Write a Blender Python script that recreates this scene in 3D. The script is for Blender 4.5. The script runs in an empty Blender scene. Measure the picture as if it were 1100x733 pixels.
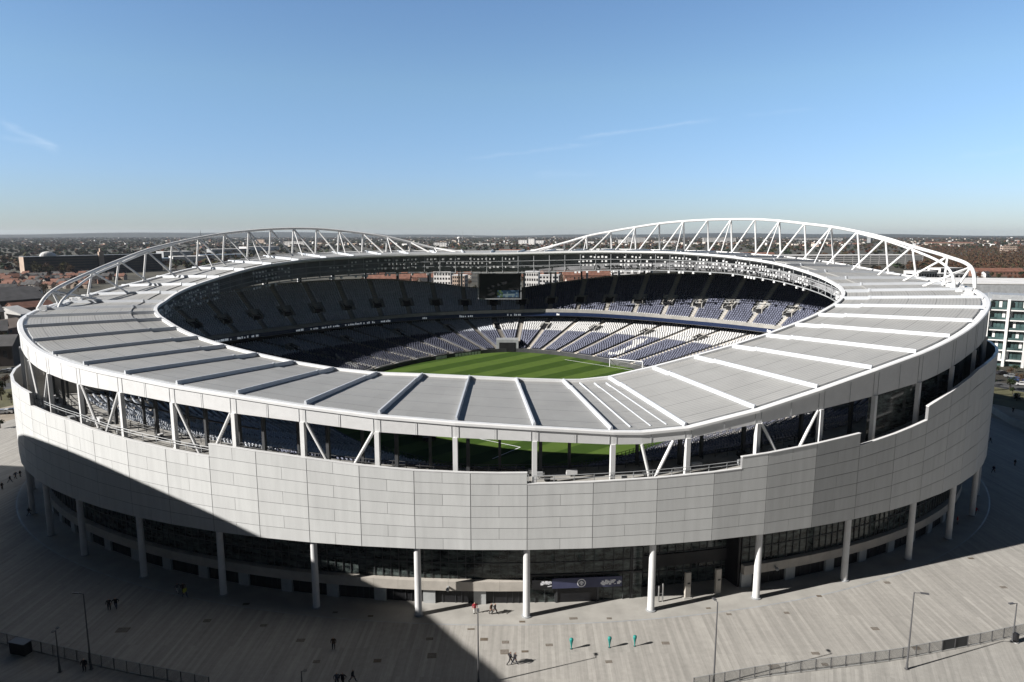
import bpy, math, random
import numpy as np
random.seed(7); rng = np.random.default_rng(7)
R = math.radians
sc = bpy.context.scene
C = sc.collection

# ------------------------------------------------------------------ camera model
CAM_H, FPX = 60.0, 733.33
PITCH = math.atan(115 / FPX)
def ground(x, y, z=0.0):
    """where the line of sight of photo pixel (x, y) meets the level z"""
    u, v = (x - 550) / FPX, -(y - 366.5) / FPX
    d = (u, math.cos(PITCH) + v * math.sin(PITCH), v * math.cos(PITCH) - math.sin(PITCH))
    t = (z - CAM_H) / d[2]
    return d[0] * t, d[1] * t
cam = bpy.data.objects.new('camera', bpy.data.cameras.new('camera'))
cam.data.sensor_width = 36; cam.data.lens = 24
cam.data.clip_start = 0.5; cam.data.clip_end = 60000
cam.location = (0, 0, CAM_H); cam.rotation_euler = (math.pi / 2 - PITCH, 0, 0)
C.objects.link(cam); sc.camera = cam

# ------------------------------------------------------------------ light
SUN_EL, SUN_AZ = R(30.5), R(20)          # light travels towards azimuth 20 deg (from +x to +y)
to_sun = (-math.cos(SUN_AZ) * math.cos(SUN_EL), -math.sin(SUN_AZ) * math.cos(SUN_EL), math.sin(SUN_EL))
import mathutils
sun = bpy.data.objects.new('sun', bpy.data.lights.new('sun', 'SUN'))
sun.data.energy = 5.0; sun.data.angle = R(0.5); sun.data.color = (1.0, 0.965, 0.915)
sun.rotation_euler = mathutils.Vector(to_sun).to_track_quat('Z', 'Y').to_euler()
C.objects.link(sun)
w = bpy.data.worlds.new('World'); sc.world = w; w.use_nodes = True
nt = w.node_tree; nt.nodes.clear()
def wn(t, **k):
    n = nt.nodes.new(t)
    for a, b in k.items(): setattr(n, a, b)
    return n
out = wn('ShaderNodeOutputWorld'); bg = wn('ShaderNodeBackground'); sky = wn('ShaderNodeTexSky')
sky.sky_type = 'NISHITA'; sky.sun_disc = False; sky.sun_elevation = SUN_EL
sky.sun_rotation = math.atan2(to_sun[0], to_sun[1])
sky.altitude = 60; sky.air_density = 1.0; sky.dust_density = 0.2; sky.ozone_density = 1.5
bg.inputs['Strength'].default_value = 0.083
# thin cirrus streaks, placed by direction in the sky
tc = wn('ShaderNodeTexCoord')
def skydir(x, y):
    u, v = (x - 550) / FPX, -(y - 366.5) / FPX
    d = np.array([u, math.cos(PITCH) + v * math.sin(PITCH), v * math.cos(PITCH) - math.sin(PITCH)])
    return d / np.linalg.norm(d)
def wmath(op, a, b=None, c=None):
    n = wn('ShaderNodeMath', operation=op)
    for i, q in enumerate((a, b, c)):
        if q is None: continue
        if isinstance(q, (int, float)): n.inputs[i].default_value = q
        else: nt.links.new(q, n.inputs[i])
    return n.outputs[0]
def wdot(vec):
    n = wn('ShaderNodeVectorMath', operation='DOT_PRODUCT')
    nt.links.new(tc.outputs['Generated'], n.inputs[0]); n.inputs[1].default_value = tuple(vec)
    return n.outputs['Value']
nz = wn('ShaderNodeTexNoise'); nz.inputs['Scale'].default_value = 22; nz.inputs['Detail'].default_value = 5
mp = wn('ShaderNodeMapping'); mp.inputs['Scale'].default_value = (1.2, 1, 6)
nt.links.new(tc.outputs['Generated'], mp.inputs['Vector']); nt.links.new(mp.outputs['Vector'], nz.inputs['Vector'])
total = None
for (p, q, wd, st) in (((505, 171), (640, 154), .0035, .10), ((620, 149), (765, 129), .003, .14), ((0, 130), (62, 162), .006, .16), ((0, 146), (55, 158), .004, .10), ((575, 188), (640, 186), .006, .06), ((800, 124), (875, 117), .003, .05), ((1030, 168), (1100, 162), .005, .06)):
    d0, d1 = skydir(*p), skydir(*q)
    nrm = np.cross(d0, d1); nrm /= np.linalg.norm(nrm)
    mid = d0 + d1; mid /= np.linalg.norm(mid); half = float(np.arccos(np.clip(d0 @ mid, -1, 1)))
    along = (d1 - d0) / np.linalg.norm(d1 - d0)
    wob = wmath('MULTIPLY_ADD', nz.outputs['Fac'], wd * 3, -wd * 1.5)
    a = wmath('ABSOLUTE', wmath('ADD', wdot(nrm), wob))
    m1 = wmath('MAXIMUM', wmath('SUBTRACT', 1.0, wmath('DIVIDE', a, wd)), 0.0)
    l = wmath('ABSOLUTE', wdot(along))
    m2 = wmath('MINIMUM', wmath('MAXIMUM', wmath('MULTIPLY', wmath('SUBTRACT', 1.15, wmath('DIVIDE', l, half)), 2.2), 0.0), 1.0)
    fwd = wmath('GREATER_THAN', wdot(mid), 0.5)
    m = wmath('MULTIPLY', wmath('MULTIPLY', wmath('MULTIPLY', m1, m2), fwd), wmath('MULTIPLY', nz.outputs['Fac'], st * 1.2))
    total = m if total is None else wmath('ADD', total, m)
mixc = wn('ShaderNodeMix', data_type='RGBA')
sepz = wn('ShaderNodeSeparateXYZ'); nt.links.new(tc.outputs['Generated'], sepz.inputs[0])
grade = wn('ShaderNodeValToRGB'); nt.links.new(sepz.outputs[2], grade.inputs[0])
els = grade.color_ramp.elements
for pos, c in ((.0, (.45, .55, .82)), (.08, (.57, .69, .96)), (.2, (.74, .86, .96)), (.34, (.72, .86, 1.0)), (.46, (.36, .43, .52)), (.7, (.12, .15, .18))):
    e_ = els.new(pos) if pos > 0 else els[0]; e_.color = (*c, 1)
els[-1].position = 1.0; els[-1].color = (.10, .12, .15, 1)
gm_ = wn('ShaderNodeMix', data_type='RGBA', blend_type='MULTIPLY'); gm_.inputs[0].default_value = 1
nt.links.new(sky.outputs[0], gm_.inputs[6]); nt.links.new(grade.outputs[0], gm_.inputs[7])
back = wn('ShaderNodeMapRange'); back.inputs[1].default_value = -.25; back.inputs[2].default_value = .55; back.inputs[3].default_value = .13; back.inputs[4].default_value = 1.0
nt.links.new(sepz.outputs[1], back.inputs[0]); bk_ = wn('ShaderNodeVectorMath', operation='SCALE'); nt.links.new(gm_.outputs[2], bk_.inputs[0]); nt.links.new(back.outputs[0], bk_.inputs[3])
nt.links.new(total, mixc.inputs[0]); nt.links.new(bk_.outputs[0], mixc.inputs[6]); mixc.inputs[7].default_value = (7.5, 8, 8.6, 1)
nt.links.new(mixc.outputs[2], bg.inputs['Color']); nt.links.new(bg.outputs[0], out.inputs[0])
sc.view_settings.view_transform = 'Standard'; sc.view_settings.look = 'None'
sc.view_settings.exposure = 0.82; sc.view_settings.gamma = 1
sc.cycles.max_bounces = 6; sc.cycles.diffuse_bounces = 4; sc.cycles.glossy_bounces = 3; sc.cycles.transparent_max_bounces = 12
sc.cycles.volume_bounces = 0

# ------------------------------------------------------------------ materials
def mat(name, col, rough=0.6, metal=0.0, var=0.0, vscale=0.3, bump=0.0, bscale=20, stretch=(1, 1, 1), spec=0.4, alpha=1.0, emit=None, coords='Object', col2=None):
    m = bpy.data.materials.new(name); m.use_nodes = True
    n = m.node_tree; b = n.nodes['Principled BSDF']
    b.inputs['Roughness'].default_value = rough; b.inputs['Metallic'].default_value = metal
    b.inputs['Specular IOR Level'].default_value = spec; b.inputs['Alpha'].default_value = alpha
    b.inputs['Base Color'].default_value = (*col, 1)
    if emit: b.inputs['Emission Color'].default_value = (*emit[0], 1); b.inputs['Emission Strength'].default_value = emit[1]
    if var or bump:
        tcn = n.nodes.new('ShaderNodeTexCoord'); mpn = n.nodes.new('ShaderNodeMapping'); mpn.inputs['Scale'].default_value = stretch
        n.links.new(tcn.outputs[coords], mpn.inputs[0])
    if var:
        t = n.nodes.new('ShaderNodeTexNoise'); t.inputs['Scale'].default_value = vscale; t.inputs['Detail'].default_value = 6; t.inputs['Roughness'].default_value = 0.6
        n.links.new(mpn.outputs[0], t.inputs[0])
        r = n.nodes.new('ShaderNodeMapRange'); r.inputs[1].default_value = 0.3; r.inputs[2].default_value = 0.7
        n.links.new(t.outputs['Fac'], r.inputs[0])
        mx = n.nodes.new('ShaderNodeMix'); mx.data_type = 'RGBA'
        lo = [c * (1 - var) for c in col]; hi = [min(1, c * (1 + var)) for c in (col2 or col)]
        mx.inputs[6].default_value = (*lo, 1); mx.inputs[7].default_value = (*hi, 1)
        n.links.new(r.outputs[0], mx.inputs[0]); n.links.new(mx.outputs[2], b.inputs['Base Color'])
    if bump:
        t2 = n.nodes.new('ShaderNodeTexNoise'); t2.inputs['Scale'].default_value = bscale; t2.inputs['Detail'].default_value = 4
        n.links.new(mpn.outputs[0], t2.inputs[0])
        bp = n.nodes.new('ShaderNodeBump'); bp.inputs['Strength'].default_value = bump; bp.inputs['Distance'].default_value = 0.05
        n.links.new(t2.outputs['Fac'], bp.inputs['Height']); n.links.new(bp.outputs[0], b.inputs['Normal'])
    return m

def attr_tint(m, lo=0.92, hi=1.06, name='tint'):
    """multiplies the base colour by a per-face attribute (panel to panel difference)"""
    n = m.node_tree; b = n.nodes['Principled BSDF']
    a = n.nodes.new('ShaderNodeAttribute'); a.attribute_name = name
    r = n.nodes.new('ShaderNodeMapRange'); r.inputs[3].default_value = lo; r.inputs[4].default_value = hi
    n.links.new(a.outputs['Fac'], r.inputs[0])
    vm = n.nodes.new('ShaderNodeVectorMath'); vm.operation = 'SCALE'
    if b.inputs['Base Color'].is_linked:
        n.links.new(b.inputs['Base Color'].links[0].from_socket, vm.inputs[0])
    else: vm.inputs[0].default_value = b.inputs['Base Color'].default_value[:3]
    n.links.new(r.outputs[0], vm.inputs[3]); n.links.new(vm.outputs[0], b.inputs['Base Color'])
    return m

M = {}
M['clad'] = attr_tint(mat('cladding_panel', (0.53, 0.535, 0.53), 0.5, 0.0, 0.07, 0.9, stretch=(1, 1, .12), spec=0.3), .95, 1.03)
M['joint'] = mat('dark_joint', (0.20, 0.20, 0.205), 0.9)
M['white'] = mat('white_steel', (0.62, 0.62, 0.62), 0.4, var=0.05, vscale=0.8)
M['truss'] = mat('truss_steel', (0.68, 0.68, 0.68), 0.4, var=0.05, vscale=0.5)
M['column'] = mat('column_paint', (0.60, 0.60, 0.60), 0.45, var=0.08, vscale=0.7)
M['rib'] = mat('rib_cladding', (0.48, 0.50, 0.53), 0.4, var=0.04, vscale=.6)
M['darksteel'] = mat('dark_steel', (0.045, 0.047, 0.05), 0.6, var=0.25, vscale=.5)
M['midsteel'] = mat('grey_steel', (0.30, 0.31, 0.32), 0.5, var=0.2, vscale=.5)
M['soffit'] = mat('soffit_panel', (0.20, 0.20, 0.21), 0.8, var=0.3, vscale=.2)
M['concrete'] = mat('concrete', (0.30, 0.29, 0.27), 0.85, var=0.2, vscale=.4)
M['tread'] = mat('terrace_concrete', (0.30, 0.30, 0.30), 0.9, var=0.15, vscale=.5)
M['stone'] = mat('stone_band', (0.40, 0.37, 0.33), 0.8, var=0.12, vscale=.5)
M['pier'] = mat('grey_pier', (0.36, 0.37, 0.37), 0.7, var=0.12, vscale=.5)
M['navy'] = attr_tint(mat('navy_seat', (0.108, 0.116, 0.162), 0.5, spec=.3), .8, 1.2)
M['seatwhite'] = attr_tint(mat('white_seat', (0.50, 0.50, 0.50), 0.5, spec=.3), .9, 1.06)
M['seatgrey'] = attr_tint(mat('grey_seat', (0.56, 0.59, 0.64), 0.5, spec=.3), .9, 1.08)
M['black'] = mat('black_surface', (0.012, 0.012, 0.014), 0.5, var=.3, vscale=.5)
M['banner'] = mat('navy_banner', (0.05, 0.055, 0.11), 0.6, var=.15, vscale=.3)
M['mark'] = mat('white_marking', (0.75, 0.75, 0.78), 0.6)
M['led'] = mat('led_strip', (0.012, 0.022, 0.06), 0.35, emit=((0.03, 0.08, 0.3), 0.004))
M['ledtext'] = mat('led_text', (0.8, 0.8, 0.8), 0.5, emit=((0.8, 0.9, 1), 0.10))
M['skin'] = mat('skin', (0.42, 0.27, 0.2), 0.6)
M['teal'] = mat('teal_paint', (0.015, 0.20, 0.18), 0.5, var=.25, vscale=3)
M['lamp'] = mat('lamp_grey', (0.10, 0.10, 0.105), 0.5, 0.3)
M['steel'] = mat('brushed_steel', (0.45, 0.45, 0.45), 0.35, 0.8)
M['brick'] = mat('brick_red', (0.19, 0.10, 0.072), 0.9, var=.3, vscale=.3)
M['tile'] = mat('clay_tile', (0.165, 0.078, 0.055), 0.85, var=.35, vscale=.25)
M['slate'] = mat('slate_roof', (0.07, 0.068, 0.07), 0.8, var=.35, vscale=.2)
M['render'] = mat('pale_render', (0.52, 0.47, 0.42), 0.9, var=.15, vscale=.2)
M['cream'] = mat('white_block', (0.62, 0.61, 0.60), 0.8, var=.15, vscale=.08)
M['beige'] = mat('beige_wall', (0.40, 0.31, 0.25), 0.9, var=.2, vscale=.1)
M['browndark'] = mat('dark_brown_wall', (0.06, 0.048, 0.043), 0.9, var=.35, vscale=.08)
M['trunk'] = mat('bark', (0.06, 0.045, 0.035), 0.9)
M['leaf0'] = attr_tint(mat('dark_evergreen', (0.022, 0.032, 0.016), 0.9, spec=.1), .5, 1.6)
M['leaf1'] = attr_tint(mat('bare_brown_twigs', (0.075, 0.048, 0.030), 0.95, spec=.1), .5, 1.5)
M['leaf2'] = attr_tint(mat('olive_leaves', (0.050, 0.046, 0.022), 0.95, spec=.1), .5, 1.6)
M['leaf3'] = attr_tint(mat('russet_leaves', (0.10, 0.042, 0.024), 0.95, spec=.1), .5, 1.5)
M['glassg'] = mat('office_glass', (0.05, 0.085, 0.085), 0.08, var=.6, vscale=.15, spec=.7)
M['net'] = mat('goal_net', (0.7, 0.7, 0.7), 0.8, alpha=.22)
M['fglass'] = mat('fence_mesh', (0.30, 0.30, 0.29), 0.6, alpha=.30)

def glass_wall_mat():
    m = mat('dark_glazing', (0.010, 0.013, 0.014), 0.12, spec=.35)
    n = m.node_tree; b = n.nodes['Principled BSDF']
    t = n.nodes.new('ShaderNodeTexCoord'); mp_ = n.nodes.new('ShaderNodeMapping'); mp_.inputs['Scale'].default_value = (.5, .5, 1.6)
    v = n.nodes.new('ShaderNodeTexNoise'); v.inputs['Scale'].default_value = .8; v.inputs['Detail'].default_value = 7; v.inputs['Roughness'].default_value = .7
    r = n.nodes.new('ShaderNodeValToRGB'); e = r.color_ramp.elements
    e[0].position = .42; e[0].color = (.008, .010, .011, 1); e[1].position = .74; e[1].color = (.13, .16, .15, 1)
    n.links.new(t.outputs['Object'], mp_.inputs[0]); n.links.new(mp_.outputs[0], v.inputs[0]); n.links.new(v.outputs['Fac'], r.inputs[0]); n.links.new(r.outputs[0], b.inputs['Base Color'])
    return m
M['glass'] = glass_wall_mat()

def deck_mat():
    """metal roof deck: UV.x counts bays, UV.y runs 0..1 from gutter to inner edge"""
    m = bpy.data.materials.new('roof_deck_metal'); m.use_nodes = True
    n = m.node_tree; b = n.nodes['Principled BSDF']; b.inputs['Roughness'].default_value = .55; b.inputs['Specular IOR Level'].default_value = .3
    uv = n.nodes.new('ShaderNodeUVMap'); sep = n.nodes.new('ShaderNodeSeparateXYZ'); n.links.new(uv.outputs[0], sep.inputs[0])
    def mth(op, a, b_=None):
        k = n.nodes.new('ShaderNodeMath'); k.operation = op
        for i, q in enumerate((a, b_)):
            if q is None: continue
            if isinstance(q, (int, float)): k.inputs[i].default_value = q
            else: n.links.new(q, k.inputs[i])
        return k.outputs[0]
    def line(coord, mult, wd):
        f = mth('FRACT', mth('MULTIPLY', coord, mult))
        return mth('LESS_THAN', mth('ABSOLUTE', mth('SUBTRACT', f, .5)), wd)
    seam = line(sep.outputs[1], 5.0, .0095)                          # sheet joints across the bay
    corr = mth('FRACT', mth('MULTIPLY', sep.outputs[1], 44.0))      # standing profile
    corrl = mth('LESS_THAN', corr, .22)
    rows = mth('FLOOR', mth('MULTIPLY', sep.outputs[1], 5.0))
    cell = mth('FLOOR', mth('MULTIPLY', sep.outputs[0], 3.0))
    wn_ = n.nodes.new('ShaderNodeTexWhiteNoise'); cmb = n.nodes.new('ShaderNodeCombineXYZ'); wn_.noise_dimensions = '3D'
    n.links.new(rows, cmb.inputs[0]); n.links.new(cell, cmb.inputs[1]); n.links.new(cmb.outputs[0], wn_.inputs[0])
    tco = n.nodes.new('ShaderNodeTexCoord'); ns = n.nodes.new('ShaderNodeTexNoise'); ns.inputs['Scale'].default_value = .16; ns.inputs['Detail'].default_value = 8; ns.inputs['Roughness'].default_value = .65
    n.links.new(tco.outputs['Object'], ns.inputs[0])
    v = mth('MULTIPLY', mth('ADD', mth('MULTIPLY', ns.outputs['Fac'], .26), mth('ADD', .80, mth('MULTIPLY', wn_.outputs[0], .07))), .325)
    v = mth('MULTIPLY', v, mth('SUBTRACT', 1.0, mth('MULTIPLY', seam, .6)))
    v = mth('MULTIPLY', v, mth('SUBTRACT', 1.0, mth('MULTIPLY', corrl, .26)))
    cc = n.nodes.new('ShaderNodeCombineColor'); n.links.new(v, cc.inputs[0]); n.links.new(mth('MULTIPLY', v, .995), cc.inputs[1]); n.links.new(mth('MULTIPLY', v, .97), cc.inputs[2])
    n.links.new(cc.outputs[0], b.inputs['Base Color'])
    return m
M['deck'] = deck_mat()

def plaza_mat(name, base, ang, seed):
    m = bpy.data.materials.new(name); m.use_nodes = True
    n = m.node_tree; b = n.nodes['Principled BSDF']; b.inputs['Roughness'].default_value = .85; b.inputs['Specular IOR Level'].default_value = .25
    tco = n.nodes.new('ShaderNodeTexCoord'); mp_ = n.nodes.new('ShaderNodeMapping'); mp_.inputs['Rotation'].default_value = (0, 0, ang); mp_.inputs['Location'].default_value = (seed, 0, 0)
    n.links.new(tco.outputs['Object'], mp_.inputs[0])
    br = n.nodes.new('ShaderNodeTexBrick'); br.inputs['Scale'].default_value = 1; br.inputs['Brick Width'].default_value = 17; br.offset = .37; br.inputs['Row Height'].default_value = .55
    br.inputs['Mortar Size'].default_value = .016; br.inputs['Mortar Smooth'].default_value = .3; br.inputs['Bias'].default_value = -.15
    br.inputs['Color1'].default_value = (*[c * .88 for c in base], 1); br.inputs['Color2'].default_value = (*[c * 1.10 for c in base], 1); br.inputs['Mortar'].default_value = (*[c * .84 for c in base], 1)
    n.links.new(mp_.outputs[0], br.inputs['Vector'])
    ns = n.nodes.new('ShaderNodeTexNoise'); ns.inputs['Scale'].default_value = .07; ns.inputs['Detail'].default_value = 9; ns.inputs['Roughness'].default_value = .68
    n.links.new(tco.outputs['Object'], ns.inputs[0])
    mp2 = n.nodes.new('ShaderNodeMapping'); mp2.inputs['Scale'].default_value = (.06, 1.5, 1)
    n.links.new(mp_.outputs[0], mp2.inputs[0])
    n2 = n.nodes.new('ShaderNodeTexNoise'); n2.inputs['Scale'].default_value = .9; n2.inputs['Detail'].default_value = 6; n2.inputs['Roughness'].default_value = .7; n.links.new(mp2.outputs[0], n2.inputs[0])
    def mth(op, a, b_):
        k = n.nodes.new('ShaderNodeMath'); k.operation = op; k.inputs[2].default_value = .18
        for i, q in enumerate((a, b_)):
            if isinstance(q, (int, float)): k.inputs[i].default_value = q
            else: n.links.new(q, k.inputs[i])
        return k.outputs[0]
    n3 = n.nodes.new('ShaderNodeTexNoise'); n3.inputs['Scale'].default_value = 1.1; n3.inputs['Detail'].default_value = 5; n3.inputs['Roughness'].default_value = .75; n.links.new(tco.outputs['Object'], n3.inputs[0])
    f = mth('ADD', mth('MULTIPLY', ns.outputs['Fac'], .45), mth('ADD', mth('MULTIPLY', n2.outputs['Fac'], .75), mth('MULTIPLY_ADD', n3.outputs['Fac'], .45)))
    vm = n.nodes.new('ShaderNodeVectorMath'); vm.operation = 'SCALE'; n.links.new(br.outputs['Color'], vm.inputs[0]); n.links.new(f, vm.inputs[3])
    n.links.new(vm.outputs[0], b.inputs['Base Color'])
    return m
M['plaza'] = plaza_mat('plaza_planks', (.322, .307, .283), R(90 + 1.5), 0)
M['plaza2'] = plaza_mat('outer_paving', (.312, .30, .278), R(90 + 24), 31)
M['apron'] = mat('apron_paving', (.325, .312, .288), .85, var=.15, vscale=.25)
M['asphalt'] = mat('asphalt', (.06, .06, .062), .9, var=.3, vscale=.15)
M['ground'] = mat('land', (.045, .040, .028), 1, var=.6, vscale=.012, col2=(.06, .055, .04))
M['grass'] = mat('rough_grass', (.085, .080, .038), 1, var=.4, vscale=.12)
M['sand'] = mat('pale_gravel', (.30, .26, .21), 1, var=.3, vscale=.12)
M['hill'] = mat('far_hills', (.030, .034, .030), 1, var=.4, vscale=.004)
M['cover2'] = mat('drain_grate', (.16, .14, .12), .8, var=.3, vscale=3)
M['cover'] = mat('drain_cover', (.12, .095, .07), .8, var=.3, vscale=2)

def pitch_mat():
    m = bpy.data.materials.new('mown_turf'); m.use_nodes = True
    n = m.node_tree; b = n.nodes['Principled BSDF']; b.inputs['Roughness'].default_value = .9; b.inputs['Specular IOR Level'].default_value = .15
    tco = n.nodes.new('ShaderNodeTexCoord'); mp_ = n.nodes.new('ShaderNodeMapping'); mp_.inputs['Rotation'].default_value = (0, 0, -R(36)); mp_.inputs['Location'].default_value = (0, 1.2, 0)
    n.links.new(tco.outputs['Object'], mp_.inputs[0])
    wv = n.nodes.new('ShaderNodeTexWave'); wv.wave_type = 'BANDS'; wv.bands_direction = 'Y'; wv.inputs['Scale'].default_value = 2 * math.pi / 20 / 9.3
    wv.inputs['Distortion'].default_value = 0
    n.links.new(mp_.outputs[0], wv.inputs[0])
    rp = n.nodes.new('ShaderNodeValToRGB'); e = rp.color_ramp.elements
    e[0].position = .47; e[0].color = (.034, .066, .009, 1); e[1].position = .53; e[1].color = (.068, .112, .020, 1)
    n.links.new(wv.outputs['Fac'], rp.inputs[0])
    ns = n.nodes.new('ShaderNodeTexNoise'); ns.inputs['Scale'].default_value = .35; ns.inputs['Detail'].default_value = 8; ns.inputs['Roughness'].default_value = .7
    n.links.new(tco.outputs['Object'], ns.inputs[0])
    r = n.nodes.new('ShaderNodeMapRange'); r.inputs[3].default_value = .7; r.inputs[4].default_value = 1.3; n.links.new(ns.outputs['Fac'], r.inputs[0])
    vm = n.nodes.new('ShaderNodeVectorMath'); vm.operation = 'SCALE'; n.links.new(rp.outputs[0], vm.inputs[0]); n.links.new(r.outputs[0], vm.inputs[3]); n.links.new(vm.outputs[0], b.inputs['Base Color'])
    return m
M['pitch'] = pitch_mat()

# ------------------------------------------------------------------ mesh helpers
def tag(o, label=None, cat=None, group=None, kind=None):
    if label: o['label'] = label
    if cat: o['category'] = cat
    if group: o['group'] = group
    if kind: o['kind'] = kind
    return o
def empty(name, loc=(0, 0, 0), rz=0):
    o = bpy.data.objects.new(name, None); C.objects.link(o); o.location = loc; o.rotation_euler = (0, 0, rz); o.empty_display_size = .5
    return o
def link(name, me, parent=None):
    o = bpy.data.objects.new(name, me); C.objects.link(o)
    if parent: o.parent = parent
    return o
class MB:
    def __init__(s): s.v = []; s.f = []; s.m = []; s.uv = []; s.t = []
    def face(s, pts, mi=0, uv=None, t=.5):
        i = len(s.v); s.v += [tuple(map(float, p)) for p in pts]; s.f.append(tuple(range(i, i + len(pts)))); s.m.append(mi); s.uv.append(uv); s.t.append(t)
    def faces(s, V, F, mi=0, t=.5):
        i = len(s.v); s.v += [tuple(map(float, p)) for p in V]
        for f in F: s.f.append(tuple(i + k for k in f)); s.m.append(mi); s.uv.append(None); s.t.append(t)
    def hexa(s, b, t4, mi=0, t=.5):
        """solid from 4 bottom and 4 top points"""
        s.faces(list(b) + list(t4), [(3, 2, 1, 0), (4, 5, 6, 7), (0, 1, 5, 4), (1, 2, 6, 5), (2, 3, 7, 6), (3, 0, 4, 7)], mi, t)
    def box(s, c, d, rz=0, mi=0, t=.5):
        ca, sa = math.cos(rz), math.sin(rz); P = []
        for z in (0, d[2]):
            for (x, y) in ((-.5, -.5), (.5, -.5), (.5, .5), (-.5, .5)):
                X, Y = x * d[0], y * d[1]; P.append((c[0] + X * ca - Y * sa, c[1] + X * sa + Y * ca, c[2] + z))
        s.hexa(P[:4], P[4:], mi, t)
    def tube(s, p, q, r, n=8, r2=None, mi=0, cap=True):
        p, q = np.array(p, float), np.array(q, float); d = q - p; L = np.linalg.norm(d)
        if L < 1e-6: return
        d /= L; a = np.cross(d, (0, 0, 1)) if abs(d[2]) < .95 else np.cross(d, (1, 0, 0)); a /= np.linalg.norm(a); b = np.cross(d, a)
        r2 = r if r2 is None else r2
        V = [p + r * (a * math.cos(k * 2 * math.pi / n) + b * math.sin(k * 2 * math.pi / n)) for k in range(n)] + [q + r2 * (a * math.cos(k * 2 * math.pi / n) + b * math.sin(k * 2 * math.pi / n)) for k in range(n)]
        F = [(k, n + k, n + (k + 1) % n, (k + 1) % n) for k in range(n)]
        if cap: F += [tuple(range(n)), tuple(range(2 * n - 1, n - 1, -1))]
        s.faces(V, F, mi)
    def path(s, P, r, n=8, closed=False, mi=0):
        P = [np.array(p, float) for p in P]; N = len(P); V = []; 
        for i in range(N):
            if closed: d = P[(i + 1) % N] - P[i - 1]
            else: d = P[min(i + 1, N - 1)] - P[max(i - 1, 0)]
            d /= np.linalg.norm(d); a = np.cross(d, (0, 0, 1)); a /= np.linalg.norm(a); b = np.cross(d, a)
            V += [P[i] + r * (a * math.cos(k * 2 * math.pi / n) + b * math.sin(k * 2 * math.pi / n)) for k in range(n)]
        F = []
        for i in range(N if closed else N - 1):
            j = (i + 1) % N
            F += [(i * n + k, j * n + k, j * n + (k + 1) % n, i * n + (k + 1) % n) for k in range(n)]
        if not closed: F += [tuple(range(n)), tuple(range(N * n - 1, (N - 1) * n - 1, -1))]
        s.faces(V, F, mi)
    def build(s, name, mats, parent=None, smooth=False, uv=False, tint=False):
        me = bpy.data.meshes.new(name); me.from_pydata(s.v, [], s.f)
        for k in (mats if isinstance(mats, (list, tuple)) else [mats]): me.materials.append(M[k])
        if any(s.m): me.polygons.foreach_set('material_index', s.m)
        if uv:
            l = me.uv_layers.new(name='UVMap'); flat = []
            for f, u in zip(s.f, s.uv): flat += [c for p in (u or [(0, 0)] * len(f)) for c in p]
            l.data.foreach_set('uv', flat)
        if tint:
            a = me.attributes.new('tint', 'FLOAT', 'FACE'); a.data.foreach_set('value', s.t)
        if smooth: me.polygons.foreach_set('use_smooth', [True] * len(s.f))
        me.update()
        return link(name, me, parent)
def strips(name, rows, mats, parent=None, closed=True, mids=None, smooth=False, flip=False):
    """surface through a list of equally long point rows"""
    b = MB(); n = len(rows[0])
    V = [p for r in rows for p in r]; 
    for k in range(len(rows) - 1):
        F = []
        for i in range(n if closed else n - 1):
            j = (i + 1) % n
            q = (k * n + i, k * n + j, (k + 1) * n + j, (k + 1) * n + i)
            F.append(q[::-1] if flip else q)
        if k == 0: b.faces(V, F, mids[k] if mids else 0)
        else:
            for f in F: b.f.append(f); b.m.append(mids[k] if mids else 0); b.uv.append(None); b.t.append(.5)
    return b.build(name, mats, parent, smooth)

# ------------------------------------------------------------------ stadium plan (metres; origin below the camera)
CX, CY, A0, B0_ = -2.0, 185.4, 120.0, 85.0
def ell(ph, o=0.0):
    return CX + (A0 + o) * math.sin(ph), CY - (B0_ + o) * math.cos(ph)
def ellg(ph, c, a, b): return c[0] + a * math.sin(ph), c[1] - b * math.cos(ph)
_t = np.linspace(-math.pi, math.pi, 7201)
_xy = np.stack([CX + 118.5 * np.sin(_t), CY - 83.5 * np.cos(_t)], 1)
_s = np.concatenate([[0], np.cumsum(np.linalg.norm(np.diff(_xy, axis=0), axis=1))]); PERIM = _s[-1]
def arc2ph(s): return float(np.interp(s % PERIM, _s, _t))
def ph2arc(p): return float(np.interp((p + math.pi) % (2 * math.pi) - math.pi, _t, _s))
def tbl(T, smooth=0):
    T = sorted(T); a = np.array([t[0] for t in T], float); z = np.array([t[1] for t in T], float)
    aa = np.concatenate([a - 360, a, a + 360]); zz = np.concatenate([z, z, z])
    if smooth:
        g = np.arange(-540, 540, .5); v = np.interp(g, aa, zz); k = np.exp(-.5 * (np.arange(-40, 41) * .5 / smooth) ** 2); k /= k.sum(); v = np.convolve(v, k, 'same')
        return lambda ph: float(np.interp(((math.degrees(ph) + 180) % 360) - 180, g, v))
    return lambda ph: float(np.interp(((math.degrees(ph) + 180) % 360) - 180, aa, zz))
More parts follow.
